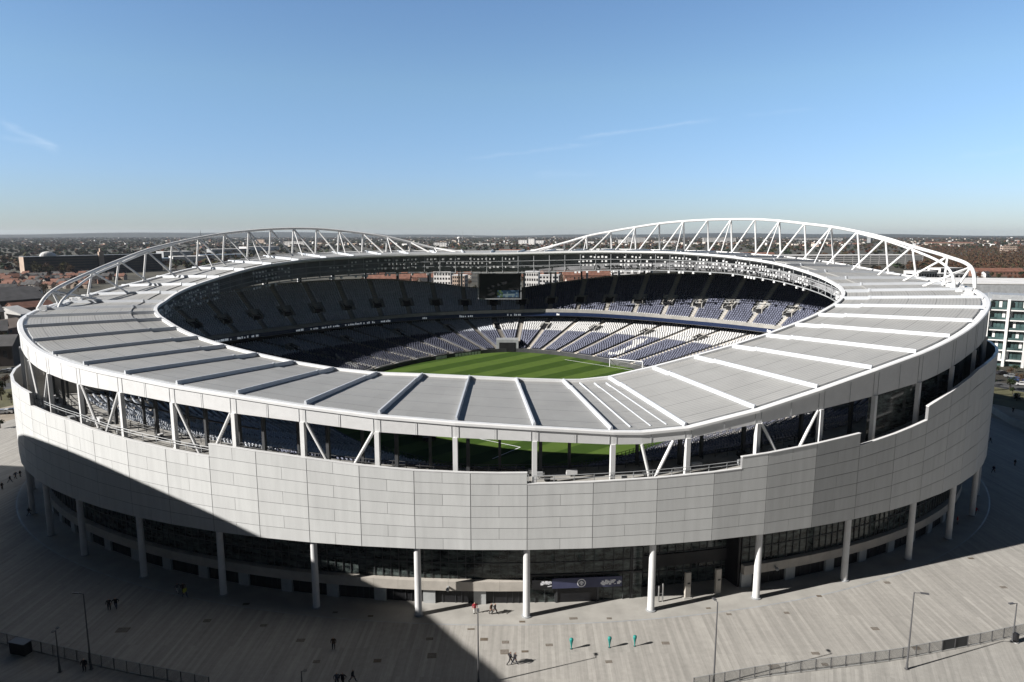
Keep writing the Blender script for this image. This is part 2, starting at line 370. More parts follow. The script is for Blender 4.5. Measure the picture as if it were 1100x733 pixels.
# level of the roof edge, of the fascia's lower edge, of the inner edge and of the tiers, by angle from the nearest point
ROOF_T = [(-180, 53.5), (-150, 53.2), (-136.7, 52.6), (-129, 51.3), (-118, 48.6), (-108, 45.6), (-96, 43.2), (-86, 41.9), (-75, 41.2), (-65, 40.6), (-57, 38.9), (-50, 37.4), (-41, 36.4), (-32.5, 35.7), (-26.8, 34.9), (-20.9, 34.2), (-15.4, 33.2), (-9.6, 32.1), (-3.2, 31.25), (2.7, 30.5), (8, 29.6), (10.9, 29.25), (14.2, 29.5), (16.2, 30.1), (22, 32.4), (27.6, 34.8), (33.6, 37.0), (39.8, 38.7), (45.3, 40.2), (50.2, 41.5), (57, 43.4), (66, 45.2), (78, 46.6), (90, 47.3), (103, 48.5), (115, 50.6), (127, 52.3), (140, 53.5), (160, 54.0)]
zT = tbl(ROOF_T, 1.2)
zB_ = tbl([(-180, 48.6), (-150, 48.4), (-120, 44), (-96, 39), (-75, 37), (-60, 35.6), (-51, 33.8), (-41.5, 32.9), (-32.7, 32.7), (-26.9, 32.0), (-21, 31.2), (-15.4, 30.6), (-9.6, 29.5), (-3.2, 28.85), (2.7, 28.3), (8, 27.55), (10.9, 27.3), (14, 27.8), (16.3, 28.4), (22.1, 30.0), (27.7, 31.2), (33.9, 32.4), (40.3, 33.4), (45.9, 34.8), (51, 36.3), (60, 38), (78, 41), (95, 43), (120, 46.5), (150, 48.8)], 1.0)
zI = tbl([(-180, 53.4), (-167.7, 53.34), (-151, 52.87), (-135.4, 51.78), (-123.2, 50.08), (-109, 46.77), (-94, 43.78), (-86, 42.0), (-73, 41.2), (-60, 39.8), (-51, 37.93), (-37, 35.45), (-24, 33.2), (-16, 32.3), (-8.5, 32.3), (-1.4, 31.85), (5, 31.34), (11.4, 30.97), (16.4, 31.8), (22.7, 33.9), (29, 35.6), (35.6, 37.4), (45.9, 40.1), (58.6, 42.9), (75, 45.3), (89, 47.0), (101, 49.1), (114, 51.5), (127.7, 53.1), (142, 54.1), (159, 54.2)], 1.5)
INC, INA, INB = (-3.3, 185.4), 90.0, 53.0
zSB = tbl([(-180, 46.6), (-161, 46.7), (-151, 46.5), (-137, 45.6), (-127, 44.6), (-112, 41.8), (-95, 39), (-80, 37.5), (-60, 36), (-30, 31.8), (0, 29.3), (11, 28.6), (30, 33), (60, 39), (80, 41), (100, 44), (114, 46.2), (127, 47.7), (146, 48), (159, 47.7), (167, 47.1)], 2)
zD = tbl([(-180, 33), (-130, 30), (-110, 27), (-75, 26.6), (-60, 26.8), (-54, 26.9), (-48, 26.9), (-40.5, 26.7), (-36, 25.9), (-31, 25.3), (-26, 24.7), (-23, 24.4), (-18.5, 24.0), (-14, 23.5), (-10, 22.9), (-6, 22.45), (0, 22.2), (7, 22.4), (11.6, 22.6), (17, 23.0), (20.4, 23.3), (30, 24.6), (38, 26.5), (45, 29), (51, 31.0), (60, 31.6), (75, 31.4), (110, 32), (150, 33)], 1)
ZC = 11.6                                        # underside of the cladding
NB = 52; BAY = PERIM / NB
S0 = ph2arc(math.asin((3.5 + 2) / 118.5))
rib_ph = [arc2ph(S0 + k * BAY) for k in range(NB)]
rib_ph.sort()
def ring_samples():
    L = []
    for k in range(NB):
        a = rib_ph[k]; b = rib_ph[(k + 1) % NB]
        if b < a: b += 2 * math.pi
        n = 4
        if abs(math.degrees(a)) < 34 and abs(math.degrees(b)) < 40: n = 1
        sub = [a + (b - a) * i / n for i in range(n)]
        if math.degrees(a) < 10.9 < math.degrees(b): sub = [a, R(10.9)]
        for p in sub: L.append((p, k + (p - a) / (b - a)))
    return L
RS = ring_samples(); PH = [r[0] for r in RS]; BU = [r[1] for r in RS]
def bay_index(deg):
    for k in range(NB):
        a = math.degrees(rib_ph[k]); b = math.degrees(rib_ph[(k + 1) % NB])
        if b < a: b += 360
        if a <= deg < b or a <= deg + 360 < b: return k

st = tag(empty('stadium', (CX, CY, 0)), 'huge oval stadium with pale panelled wall, ribbed grey roof ring and white arched trusses', 'stadium')
def P(o):
    """parent to the stadium keeping world coordinates"""
    o.parent = st; o.matrix_parent_inverse = mathutils.Matrix.Translation((-CX, -CY, 0)); return o
def part(b, name, mats, **k): return P(b.build(name, mats, None, **k))
def sub(o, parent):
    o.parent = parent; o.matrix_parent_inverse = mathutils.Matrix.Identity(4); return o

# ---- columns and outer cladding
near_x = [-104, -92.9, -80.8, -65.2, -48.6, -31.8, -14.9, 2.3, 22.4, 40.7, 58.2, 73.9, 86.9]
col_ph = [math.asin((x + 2) / 120.0) for x in near_x] + [R(57.5), R(66.5)]
a1 = ph2arc(col_ph[-1]); a0 = ph2arc(col_ph[0]) + PERIM; nfill = int(round((a0 - a1) / 17.4))
col_ph += [arc2ph(a1 + (a0 - a1) * k / nfill) for k in range(1, nfill)]
col_ph = sorted(((p + math.pi) % (2 * math.pi)) - math.pi for p in col_ph)
for p in col_ph:
    x, y = ell(p, 0); b = MB(); lean = 0.35
    xo, yo = ell(p, 0)
    b.tube((x, y, 0.05), (xo, yo, ZC + .3), .57, 20, .52); b.tube((x, y, .012), (x, y, .16), .8, 20, mi=1)
    o = part(b, 'column', ['column', 'midsteel'], smooth=False)
# seams: a column line and the middle between two columns
seams = []
for i, p in enumerate(col_ph):
    q = col_ph[(i + 1) % len(col_ph)]
    if q < p: q += 2 * math.pi
    mid = arc2ph((ph2arc(p) + (((ph2arc(q) - ph2arc(p)) % PERIM) / 2)))
    seams += [p, mid]
def is_high(deg):
    return (deg < -49.5 and deg > -66) or (-23.2 < deg < 2.3) or (18.3 < deg < 29.9) or deg > 38.2 or deg < -66
cl = MB(); wall = MB()
for i, p in enumerate(seams):
    q = seams[(i + 1) % len(seams)]
    if q < p: q += 2 * math.pi
    p0 = np.array(ell(p, 1.0)); p1 = np.array(ell(q, 1.0)); e = p1 - p0; L = np.linalg.norm(e); e /= L
    nrm = np.array([e[1], -e[0]])
    if nrm @ (p0 - np.array([CX, CY])) < 0: nrm = -nrm
    def zrow(t, r): d = zD(p + (q - p) * t); return ZC + (d - ZC) * r / 6.0
    for half in (0, 1):
        hi = is_high(math.degrees(((p + (q - p) * (.25 + .5 * half)) + math.pi) % (2 * math.pi) - math.pi))
        nr = 7 if hi else 6
        t0, t1 = half * .5, half * .5 + .5
        a, b_ = p0 + e * L * t0, p0 + e * L * t1
        ai, bi = a - nrm * .45, b_ - nrm * .45; ao, bo = a - nrm * .04, b_ - nrm * .04
        wall.hexa([(*ao, ZC + .02), (*bo, ZC + .02), (*bi, ZC + .02), (*ai, ZC + .02)], [(*ao, zrow(t0, nr) - .04), (*bo, zrow(t1, nr) - .04), (*bi, zrow(t1, nr) - .04), (*ai, zrow(t0, nr) - .04)])
        ca = a - nrm * .5; cb = b_ - nrm * .5; a2 = a + nrm * .05; b2 = b_ + nrm * .05   # coping
        wall.hexa([(*a2, zrow(t0, nr) - .03), (*b2, zrow(t1, nr) - .03), (*cb, zrow(t1, nr) - .03), (*ca, zrow(t0, nr) - .03)], [(*a2, zrow(t0, nr) + .1), (*b2, zrow(t1, nr) + .1), (*cb, zrow(t1, nr) + .1), (*ca, zrow(t0, nr) + .1)], 1)
    for r in range(7):
        hs = [is_high(math.degrees(((p + (q - p) * u) + math.pi) % (2 * math.pi) - math.pi)) for u in (.25, .75)]
        split = (r + i) % 2 == 0 or (r == 6 and hs[0] != hs[1])
        segs = [(0, .5, hs[0]), (.5, 1, hs[1])] if split else [(0, 1, hs[0] and hs[1])]
        for (t0, t1, hflag) in segs:
            if r == 6 and not hflag: continue
            g = .045; u0 = t0 + g / L * (1.3 if t0 == 0 else .6); u1 = t1 - g / L * (1.3 if t1 == 1 else .6)
            a, b_ = p0 + e * L * u0, p0 + e * L * u1; ai, bi = a - nrm * .035, b_ - nrm * .035
            zb0, zb1, zt0, zt1 = zrow(u0, r) + g, zrow(u1, r) + g, zrow(u0, r + 1) - g, zrow(u1, r + 1) - g
            cl.hexa([(*a, zb0), (*b_, zb1), (*bi, zb1), (*ai, zb0)], [(*a, zt0), (*b_, zt1), (*bi, zt1), (*ai, zt0)], 0, random.random())
part(cl, 'cladding', ['clad'], tint=True)
part(wall, 'parapet_wall', ['joint', 'white'])
# soffit under the cladding, from the wall back to the glazing
def ringrow(o, z, phs=PH): return [(*ell(p, o), z if not callable(z) else z(p)) for p in phs]
SE = []
for i, p in enumerate(seams): SE.append(p)
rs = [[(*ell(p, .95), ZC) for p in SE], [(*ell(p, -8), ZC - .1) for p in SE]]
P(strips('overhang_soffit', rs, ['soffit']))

# ---- set back storeys under the overhang
gl, mu, band, gf = MB(), MB(), MB(), MB()
gl_ph = []
for i, p in enumerate(seams):
    q = seams[(i + 1) % len(seams)]
    if q < p: q += 2 * math.pi
    gl_ph += [p, (p + q) / 2]
def inrange(p, a, b):
    d = math.degrees((p + math.pi) % (2 * math.pi) - math.pi); return a < d < b
for i, p in enumerate(gl_ph):
    q = gl_ph[(i + 1) % len(gl_ph)]
    if q < p: q += 2 * math.pi
    m_ = (p + q) / 2
    entr = inrange(m_, 2.2, 10.8); recess = inrange(m_, 10.8, 20.6)
    o = -4.0 if not recess else -7.2
    p0, p1 = np.array(ell(p, o)), np.array(ell(q, o)); e = p1 - p0; L = np.linalg.norm(e); e /= L; nrm = np.array([e[1], -e[0]])
    zlow = 4.25 if not (entr or recess) else 0.02
    gl.face([(*p0, zlow), (*p1, zlow), (*p1, ZC - .05), (*p0, ZC - .05)])
    nm = max(2, int(round(L / 1.55)))
    for k in range(nm):
        c = p0 + e * L * k / nm + nrm * .06
        mu.box((c[0], c[1], zlow), (.09, .2, ZC - .08 - zlow), math.atan2(e[1], e[0]))
    for z in ((6.9, 9.3) if not recess else (2.6, 6.0, 9.2)):
        c = (p0 + p1) / 2 + nrm * .05; mu.box((c[0], c[1], z), (L, .16, .12), math.atan2(e[1], e[0]))
    if recess:
        c = (p0 + p1) / 2 + nrm * .12; mu.box((c[0], c[1], 3.6), (L, .3, 2.2), math.atan2(e[1], e[0]), 1)
    if entr:
        c = (p0 + p1) / 2 + nrm * .10; mu.box((c[0], c[1], 4.6), (L, .24, .35), math.atan2(e[1], e[0]), 1)
    if not (entr or recess):
        a, b_ = p0 + nrm * 1.0, p1 + nrm * 1.0
        band.hexa([(*a, 2.55), (*b_, 2.55), (*p1, 2.55), (*p0, 2.55)], [(*a, 4.15), (*b_, 4.15), (*p1, 4.15), (*p0, 4.15)])
        ai, bi = p0 + nrm * .1, p1 + nrm * .1
        gf.face([(*ai, .015), (*bi, .015), (*bi, 2.56), (*ai, 2.56)], 1)
        c = p0 + e * .9 + nrm * .28; wd = 1.8 if i % 2 == 0 else 1.1
        if i % 2 == 0: gf.box((c[0], c[1], .012), (2.0, .5, 2.53), math.atan2(e[1], e[0]), 0)
        for k in (1, 2, 3):
            c = p0 + e * L * k / 4 + nrm * .16; gf.box((c[0], c[1], .012), (.08, .1, 2.5), math.atan2(e[1], e[0]), 2)
gw = part(gl, 'glass_wall', ['glass'])
sub(mu.build('mullion', ['darksteel', 'black']), gw); gw.children[0].name = 'mullions'
part(band, 'stone_band', ['stone'])
part(gf, 'ground_floor_wall', ['pier', 'black', 'darksteel'])
# side returns of the recess
for d, o0, o1 in ((10.8, -3.9, -7.3), (20.6, -3.9, -7.3)):
    b = MB(); x0, y0 = ell(R(d), o0); x1, y1 = ell(R(d), o1); b.box(((x0 + x1) / 2, (y0 + y1) / 2, .015), (math.hypot(x1 - x0, y1 - y0), .4, ZC - .08), math.atan2(y1 - y0, x1 - x0))
    part(b, 'entrance_return', ['black'])
# entrance doorway and banner
pa, pb = R(4.0), R(9.9)
A, B = np.array(ell(R(2.6), -3.2)), np.array(ell(pb, -3.2)); e = (B - A); L = np.linalg.norm(e); e /= L; nrm = np.array([e[1], -e[0]]); ang = math.atan2(e[1], e[0])
b = MB(); c = A + e * (L * .61); b.box((c[0], c[1], 2.75), (L * .78, .16, 1.75), ang); c2 = A + e * L * .11; b.box((c2[0], c2[1], 2.75), (L * .22, .15, 1.55), ang, 1)
bn = part(b, 'entrance_banner', ['banner', 'black'])
def on_banner(t, z, off=.1): c = A + e * (L * t) + nrm * off; return np.array([c[0], c[1], z])
cr = MB(); cc = on_banner(.545, 3.6, .14)
def disc(mb, c, r0, r1, n=28, mi=0, a0=0, a1=2 * math.pi):
    e3 = np.array([e[0], e[1], 0]); u3 = np.array([0, 0, 1.]); 
    for k in range(n):
        t0, t1 = a0 + (a1 - a0) * k / n, a0 + (a1 - a0) * (k + 1) / n
        f = lambda r, t: c + e3 * r * math.cos(t) + u3 * r * math.sin(t)
        mb.face([f(r0, t0), f(r1, t0), f(r1, t1), f(r0, t1)], mi)
disc(cr, cc, .56, .72); disc(cr, cc, 0.001, .5, mi=1)
n3 = np.array([nrm[0], nrm[1], 0]) * .02
for (dx, dz, w_, h_) in ((0, 0, .22, .78), (0, .02, .7, .2), (0, -.3, .4, .12), (-.22, .2, .14, .2), (.22, .2, .14, .2)):
    q = cc + n3 + np.array([e[0], e[1], 0]) * dx; cr.box((q[0], q[1], q[2] + dz - h_ / 2), (w_, .02, h_), ang)
sub(cr.build('crest', ['mark', 'banner']), bn)
mk = MB(); rr = random.Random(3)
bm = []
for (t0, t1, n_) in ((.765, .85, 7), (.86, .925, 6), (.955, .985, 3), (.10, .135, 3), (.15, .21, 5)):
    for k in range(n_):
        t = t0 + (t1 - t0) * (k + .5) / n_; z = 3.25 + rr.random() * .7; s_ = .18 + rr.random() * .25
        q = on_banner(t, z); mk = MB(); bm.append(mk); mk.box((q[0], q[1], q[2] - s_ / 2), (s_ * 1.1, .03, s_), ang)
        q = on_banner(t, 3.15 + .9 * rr.random()); mk = MB(); bm.append(mk); mk.box((q[0], q[1], q[2] - .08), (.35, .025, .1), ang)
for mk in bm: sub(mk.build('banner_lettering', ['mark']), bn)
b = MB(); A2, B2 = np.array(ell(R(4.6), -3.85)), np.array(ell(R(8.0), -3.85)); e2 = B2 - A2; L2 = np.linalg.norm(e2); e2 /= L2
for t in (0, 1): c = A2 + e2 * L2 * t; b.box((c[0], c[1], .012), (.3, .4, 2.7), ang)
c = (A2 + B2) / 2; b.box((c[0], c[1], .02), (L2 - .3, .12, 2.6), ang, 1)
part(b, 'doorway', ['darksteel', 'black'])
# dome cameras on the stone band
for X in (-12 + 1.4, 46.5):
    p = math.asin((X + 2) / 120); b = MB(); x, y = ell(p, -2.75); b.box((x, y, 3.1), (.25, .6, .3)); x, y = ell(p, -2.35)
    bpy_s = [(x + .32 * math.cos(t) * math.cos(u), y + .32 * math.sin(t) * math.cos(u), 3.1 + .32 * math.sin(u)) for u in np.linspace(-1.5, 1.5, 7) for t in np.linspace(0, 2 * math.pi, 12, endpoint=False)]
    b.faces(bpy_s, [(k * 12 + i, k * 12 + (i + 1) % 12, (k + 1) * 12 + (i + 1) % 12, (k + 1) * 12 + i) for k in range(6) for i in range(12)])
    part(b, 'dome_camera', ['midsteel'])

# ---- roof ring: fascia, deck, ribs, inner beam and truss
OF = -1.5
rows = [[(*ell(p, OF), zB_(p)) for p in PH], [(*ell(p, OF), zT(p) - .45) for p in PH]]
fas = P(strips('fascia', rows, ['white']))
fj = MB()
for k, (p, bu) in enumerate(zip(PH, BU)): pass
for k in range(NB):
    a = rib_ph[k]; b_ = rib_ph[(k + 1) % NB]
    if b_ < a: b_ += 2 * math.pi
    for (t, w_) in ((-.045, .05), (.045, .05), (.5, .05)):
        p = a + (b_ - a) * t; x, y = ell(p, OF + .015); x2, y2 = ell(p + .01, OF + .015); an = math.atan2(y2 - y, x2 - x)
        fj.box((x, y, zB_(p) + .06), (w_, .05, zT(p) - .5 - zB_(p) - .06), an)
sub(fj.build('fascia_joint', ['midsteel']), fas)['kind'] = 'stuff'
# rounded rim on top of the fascia and gutter behind it
rows = [[(*ell(p, OF), zT(p) - .46) for p in PH], [(*ell(p, OF + .22), zT(p) - .4) for p in PH], [(*ell(p, OF + .22), zT(p) - .02) for p in PH], [(*ell(p, OF + .05), zT(p) + .12) for p in PH], [(*ell(p, OF - .75), zT(p) + .12) for p in PH], [(*ell(p, OF - .8), zT(p) - .35) for p in PH], [(*ell(p, OF - 1.6), zT(p) - .35) for p in PH], [(*ell(p, OF - 1.6), zT(p)) for p in PH]]
P(strips('roof_rim', rows, ['truss', 'midsteel'], mids=[0, 0, 0, 0, 0, 0, 1]))
def roofpt(p, v, dz=0):
    x0, y0 = ell(p, OF - 1.6); x1, y1 = ellg(p, INC, INA, INB)
    z = zT(p) * (1 - v) + zI(p) * v + .5 * math.sin(math.pi * v) * 0
    return (x0 + (x1 - x0) * v, y0 + (y1 - y0) * v, z + dz)
dk = MB(); vs = [0, .2, .4, .6, .795, .797, 1.0]; dz = [0, 0, 0, 0, 0, -.22, -.22]
n = len(PH)
for i in range(n):
    j = (i + 1) % n; u0 = BU[i]; u1 = BU[j] if BU[j] > BU[i] else BU[i] + (BU[1] - BU[0] if j else NB - BU[i])
    if j == 0: u1 = NB
    for k in range(len(vs) - 1):
        dk.face([roofpt(PH[i], vs[k], dz[k]), roofpt(PH[j], vs[k], dz[k]), roofpt(PH[j], vs[k + 1], dz[k + 1]), roofpt(PH[i], vs[k + 1], dz[k + 1])], 0, [(u0, vs[k]), (u1, vs[k]), (u1, vs[k + 1]), (u0, vs[k + 1])])
part(dk, 'roof_deck', ['deck'], uv=True)
def beam_along(p, v0, v1, w_, h, base=-.05):
    """a box beam lying on the deck along one angle"""
    b = MB(); a = np.array(roofpt(p, v0)); c = np.array(roofpt(p, v1)); d = c - a; d[2] = 0; d /= np.linalg.norm(d); s = np.array([-d[1], d[0], 0]) * w_ / 2; s2 = s * .5
    up = np.array([0, 0, 1.])
    b.hexa([a + s + up * base, a - s + up * base, c - s + up * base, c + s + up * base], [a + s2 + up * h, a - s2 + up * h, c - s2 + up * h, c + s2 + up * h])
    return b
for k in range(NB):
    p = rib_ph[k]
    b = beam_along(p, -.022, .79, .58, .62)
    b2 = beam_along(p, .79, .993, .54, .52, -.5); b.faces(b2.v, b2.f)
    c = beam_along(p, .784, .80, .8, .7); b.faces(c.v, c.f)
    part(b, 'roof_rib', ['rib'])
k0 = bay_index(14)
for t in (.3, .58, .8):
    p = rib_ph[k0] + (rib_ph[k0 + 1] - rib_ph[k0]) * t
    part(beam_along(p, .03, .97 - .1 * t, .28, .22), 'purlin', ['rib'])
# inner edge
IR = lambda d, zf: [(ellg(p, INC, INA + d, INB + d)[0], ellg(p, INC, INA + d, INB + d)[1], zf(p)) for p in PHI]
PHI = [2 * math.pi * k / 208 - math.pi for k in range(208)]
PHI = PH
rows = [IR(.3, lambda p: zI(p) - .36), IR(.25, lambda p: zI(p) + .25), IR(-.55, lambda p: zI(p) + .25), IR(-.6, lambda p: zI(p) - .35), IR(.3, lambda p: zI(p) - .8)]
P(strips('inner_rim', rows, ['truss']))
# ring truss below the inner rim
PF = [2 * math.pi * k / 416 - math.pi for k in range(416)]
def ipt(p, d, f):
    x, y = ellg(p, INC, INA + d, INB + d); zt = zI(p) - .8; return (x, y, zt + (zSB(p) - zt) * f)
rt = MB()
for f, r, d in ((.34, .10, -.1), (.62, .10, .1), (1.0, .16, .3), (.34, .09, 1.8), (.7, .09, 1.6)): rt.path([ipt(p, d, f) for p in PF[::2]], r, 5, True)
for i in range(0, 416, 2):
    p = PF[i]
    if i % 4 == 0: rt.tube(ipt(p, 0, 0), ipt(p, .2, 1.0), .11, 5)
    if i % 8 == 0: rt.tube(ipt(p, .2, 1.0), ipt(p, 3.2, .75), .12, 5)
P(rt.build('ring_truss', ['midsteel']))
rr = random.Random(5); rest = MB(); nfl = 0
for i in range(416):
    g = math.sin(i * .075) + .6 * math.sin(i * .21 + 1)
    if g < -.75: continue
    p = PF[i] + .003; far = abs(p) > 1.9
    for f in (.18, .42, .66):
        if rr.random() < .55:
            x, y, z = ipt(p, -.22, f + .05 * (rr.random() - .5)); b = MB(); w_ = .35 + .4 * rr.random(); b.box((x, y, z - .3), (w_, .35, .4 + .25 * rr.random()), p, 0); b.box((x, y + .25, z - .2), (.2, .3, .2), p, 1)
            if far and abs(p) < 2.9 and nfl < 100 and i % 2: P(b.build('floodlight', ['column', 'black'])); nfl += 1
            else: rest.faces(b.v, b.f)
    if rr.random() < .3: x, y, z = ipt(p, .1, 1.02); rest.box((x, y, z - .6), (.7, .5, .6), p, 0)
P(rest.build('floodlight', ['column'], None))['kind'] = 'stuff'
# dark lining behind the truss and roof soffit
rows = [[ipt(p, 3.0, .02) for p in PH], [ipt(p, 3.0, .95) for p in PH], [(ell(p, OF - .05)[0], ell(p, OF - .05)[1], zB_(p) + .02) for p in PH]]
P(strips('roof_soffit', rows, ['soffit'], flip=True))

# ---- posts between cladding and roof
for k in range(NB):
    p = rib_ph[k]; x, y = ell(p, OF - .05); b = MB(); d = math.degrees(p); wd = .74
    wall_top = zD(p) - 1.6
    b.box((x, y, wall_top), (wd, .7, zB_(p) - wall_top + .03), p)
    part(b, 'post', ['white'])
    x, y = ell(p + .012, -6.5); b = MB(); z0 = zD(p) - 2.2; zs = zB_(p) + .6
    b.box((x, y, z0), (.55, .55, zs - z0), p); part(b, 'inner_post', ['darksteel'])
    if -70 < d < 30:
        ph2 = arc2ph(ph2arc(p) + BAY * .55); x, y = ell(ph2, -8.5); b = MB(); z0 = zD(ph2) - 2.2; b.box((x, y, z0), (.45, .45, zB_(ph2) + 1.2 - z0), ph2); part(b, 'inner_post', ['darksteel'])
for f_, o_ in ((.33, -8.4), (.92, -6.4)):
    b = MB(); b.path([(*ell(R(a_), o_), zD(R(a_)) * (1 - f_) + zB_(R(a_)) * f_) for a_ in range(-70, -20, 2)], .16, 6); part(b, 'gallery_beam', ['darksteel'])
for deg in (-54, -40.5, -24.0, -12.5, 13.5, 25.0):
    k = bay_index(deg); p, q = rib_ph[k], rib_ph[(k + 1) % NB]
    for (s0, s1) in ((.05, .40), (.95, .60)):
        a, c = p + (q - p) * s0, p + (q - p) * s1
        if abs(deg - 13.5) < .1: a, c = (R(10.9), p + (q - p) * .50) if s0 < .5 else (p + (q - p) * .80, p + (q - p) * .57)
        b = MB(); b.tube((*ell(a, OF - .1), zB_(a) - .02), (*ell(c, OF - .1), zD(c) - .9), .26, 10); part(b, 'brace', ['white'])
# gallery glazing on the right
gg = MB(); gm = MB()
for i in range(len(PH)):
    p = PH[i]; q = PH[(i + 1) % len(PH)]
    if 27.5 < math.degrees(p) < 120 and q > p:
        a, c = ell(p, -2.6), ell(q, -2.6)
        gg.face([(*a, zD(p) - 1.5), (*c, zD(q) - 1.5), (*c, zB_(q) + .1), (*a, zB_(p) + .1)])
part(gg, 'gallery_glazing', ['glass'])

# ---- concourse, railings
def C1ph(p):
    c = (1 + math.cos(p)) / 2                       # 1 near, 0 far
    a, b_ = 100 + 11 * c, 64.6 + 11.4 * c; return (CX + a * math.sin(p), CY - b_ * math.cos(p))
zC1 = tbl([(-180, 28.9), (-161, 28.0), (-141, 25.5), (-121, 23.9), (-100, 23.6), (-80, 24), (-60, 24.3), (-45, 24), (-25, 22.8), (-10, 21.2), (0, 20.9), (10, 21.0), (25, 22.8), (45, 25), (70, 26.5), (100, 27.2), (121, 27.6), (138, 28.1), (155, 28.7)], 3)
PB0 = (0.0, 182.0)
def B0(p):
    s, c = math.sin(p), math.cos(p); f = lambda v: math.copysign(abs(v) ** 1.25, v)
    return (PB0[0] + 55 * f(s), PB0[1] - 50 * f(c))
PSL = .093
def pz(y): return 12.0 + PSL * (y - 146)            # the bowl and its turf rise gently towards the far side, as the roof does
def gpitch(x, y):
    u, v = (x - 550) / FPX, -(y - 366.5) / FPX
    d = (u, math.cos(PITCH) + v * math.sin(PITCH), v * math.cos(PITCH) - math.sin(PITCH))
    t = (12.0 - PSL * 146 - CAM_H) / (d[2] - PSL * d[1]); return d[0] * t, d[1] * t
PU = [2 * math.pi * k / 312 - math.pi for k in range(312)]
zcon = lambda p: max(zC1(p), zC1(p)) + .25
rows = [[(*ell(p, .5), zcon(p)) for p in PU], [(*C1ph(p), zcon(p)) for p in PU], [(*C1ph(p), zC1(p) - .8) for p in PU]]
P(strips('concourse', rows, ['concrete']))
def railing(name, off, zf, degs, h, sp, matn):
    b = MB(); p = R(degs[0])
    pts = [R(degs[0] + (degs[1] - degs[0]) * i / 60) for i in range(61)]
    for hh in (h, h * .55): b.path([(*off(p), zf(p) + hh) for p in pts], .06, 5)
    s0, s1 = ph2arc(R(degs[0])), ph2arc(R(degs[1])); n_ = int((s1 - s0) / sp)
    for i in range(n_ + 1):
        p = arc2ph(s0 + (s1 - s0) * i / n_); x, y = off(p); b.box((x, y, zf(p) - .1), (.1, .1, h + .1), p)
    return part(b, name, [matn])
railing('balustrade', lambda p: ell(p, -1.0), lambda p: zD(p) - .2, (-60, 2.2), 1.0, 3.2, 'midsteel')
railing('balustrade', lambda p: ell(p, -1.0), lambda p: zD(p) - .6, (2.6, 29), 1.2, 3.0, 'midsteel')
railing('balustrade', lambda p: ell(p, -7.5), lambda p: zcon(p), (-62, 30), 1.3, 2.4, 'darksteel')
railing('balustrade', lambda p: (B0(p)[0] * 1.0, B0(p)[1]), lambda p: pz(B0(p)[1]) + 1.2, (-40, 40), 1.3, 2.0, 'darksteel')
# lit concourse fittings: benches, bins and kiosks along the open gallery
rr = random.Random(11)
for i in range(80):
    d = -62 + 92 * rr.random(); p = R(d); o = -2.2 - 4.0 * rr.random(); x, y = ell(p, o); s_ = rr.random(); kb = MB(); h = .5 + .7 * rr.random()
    kb.box((x, y, zcon(p) + h * .35), (.5 + 1.6 * s_, .5 + .4 * rr.random(), h * .65), p)
    for q in (-1, 1): kb.box((x + q * .2 * math.cos(p), y + q * .2 * math.sin(p), zcon(p)), (.12, .3, h * .36), p)
    part(kb, 'bench', [['midsteel', 'darksteel', 'column'][int(rr.random() * 3)]])

# ---- bowl: terraces and seats
def C2(p): return (CX + 97 * math.sin(p), CY - 61.6 * math.cos(p))
def C3(p): return (CX + 113 * math.sin(p), CY - 78 * math.cos(p))
zC2 = tbl([(-180, 31.9), (-163, 31.2), (-153, 30.4), (-138, 29.2), (-128, 28.6), (-119, 28.3), (-100, 28.2), (-60, 28.5), (60, 30), (100, 30.2), (124, 30.5), (140, 31.0), (148, 31.5), (161, 32.2), (170, 32.3)], 2)
zC3 = tbl([(-180, 38.4), (-173, 38.8), (-165, 41), (-158, 42.2), (-152, 42.8), (-143, 42.5), (-135, 42.0), (-127, 41.2), (-118, 39.5), (-100, 37.5), (-60, 36), (60, 40), (100, 41), (120, 43.5), (135.6, 45.6), (143, 45.5), (151, 44.9), (159.5, 43.6), (169, 41.2), (177, 38.7)], 1.5)
def lerp(a, b_, t): return a + (b_ - a) * t
def lower_pt(p, v):
    a, c = B0(p), C1ph(p); return np.array([lerp(a[0], c[0], v), lerp(a[1], c[1], v), lerp(pz(a[1]) + 1.1, zC1(p), v ** 1.08)])
def upper_pt(p, v):
    a, c = C2(p), C3(p); return np.array([lerp(a[0], c[0], v), lerp(a[1], c[1], v), lerp(zC2(p), zC3(p), v ** 1.05)])
SEATF = np.array([(3, 2, 1, 0), (4, 5, 6, 7), (0, 1, 5, 4), (1, 2, 6, 5), (2, 3, 7, 6), (3, 0, 4, 7)])
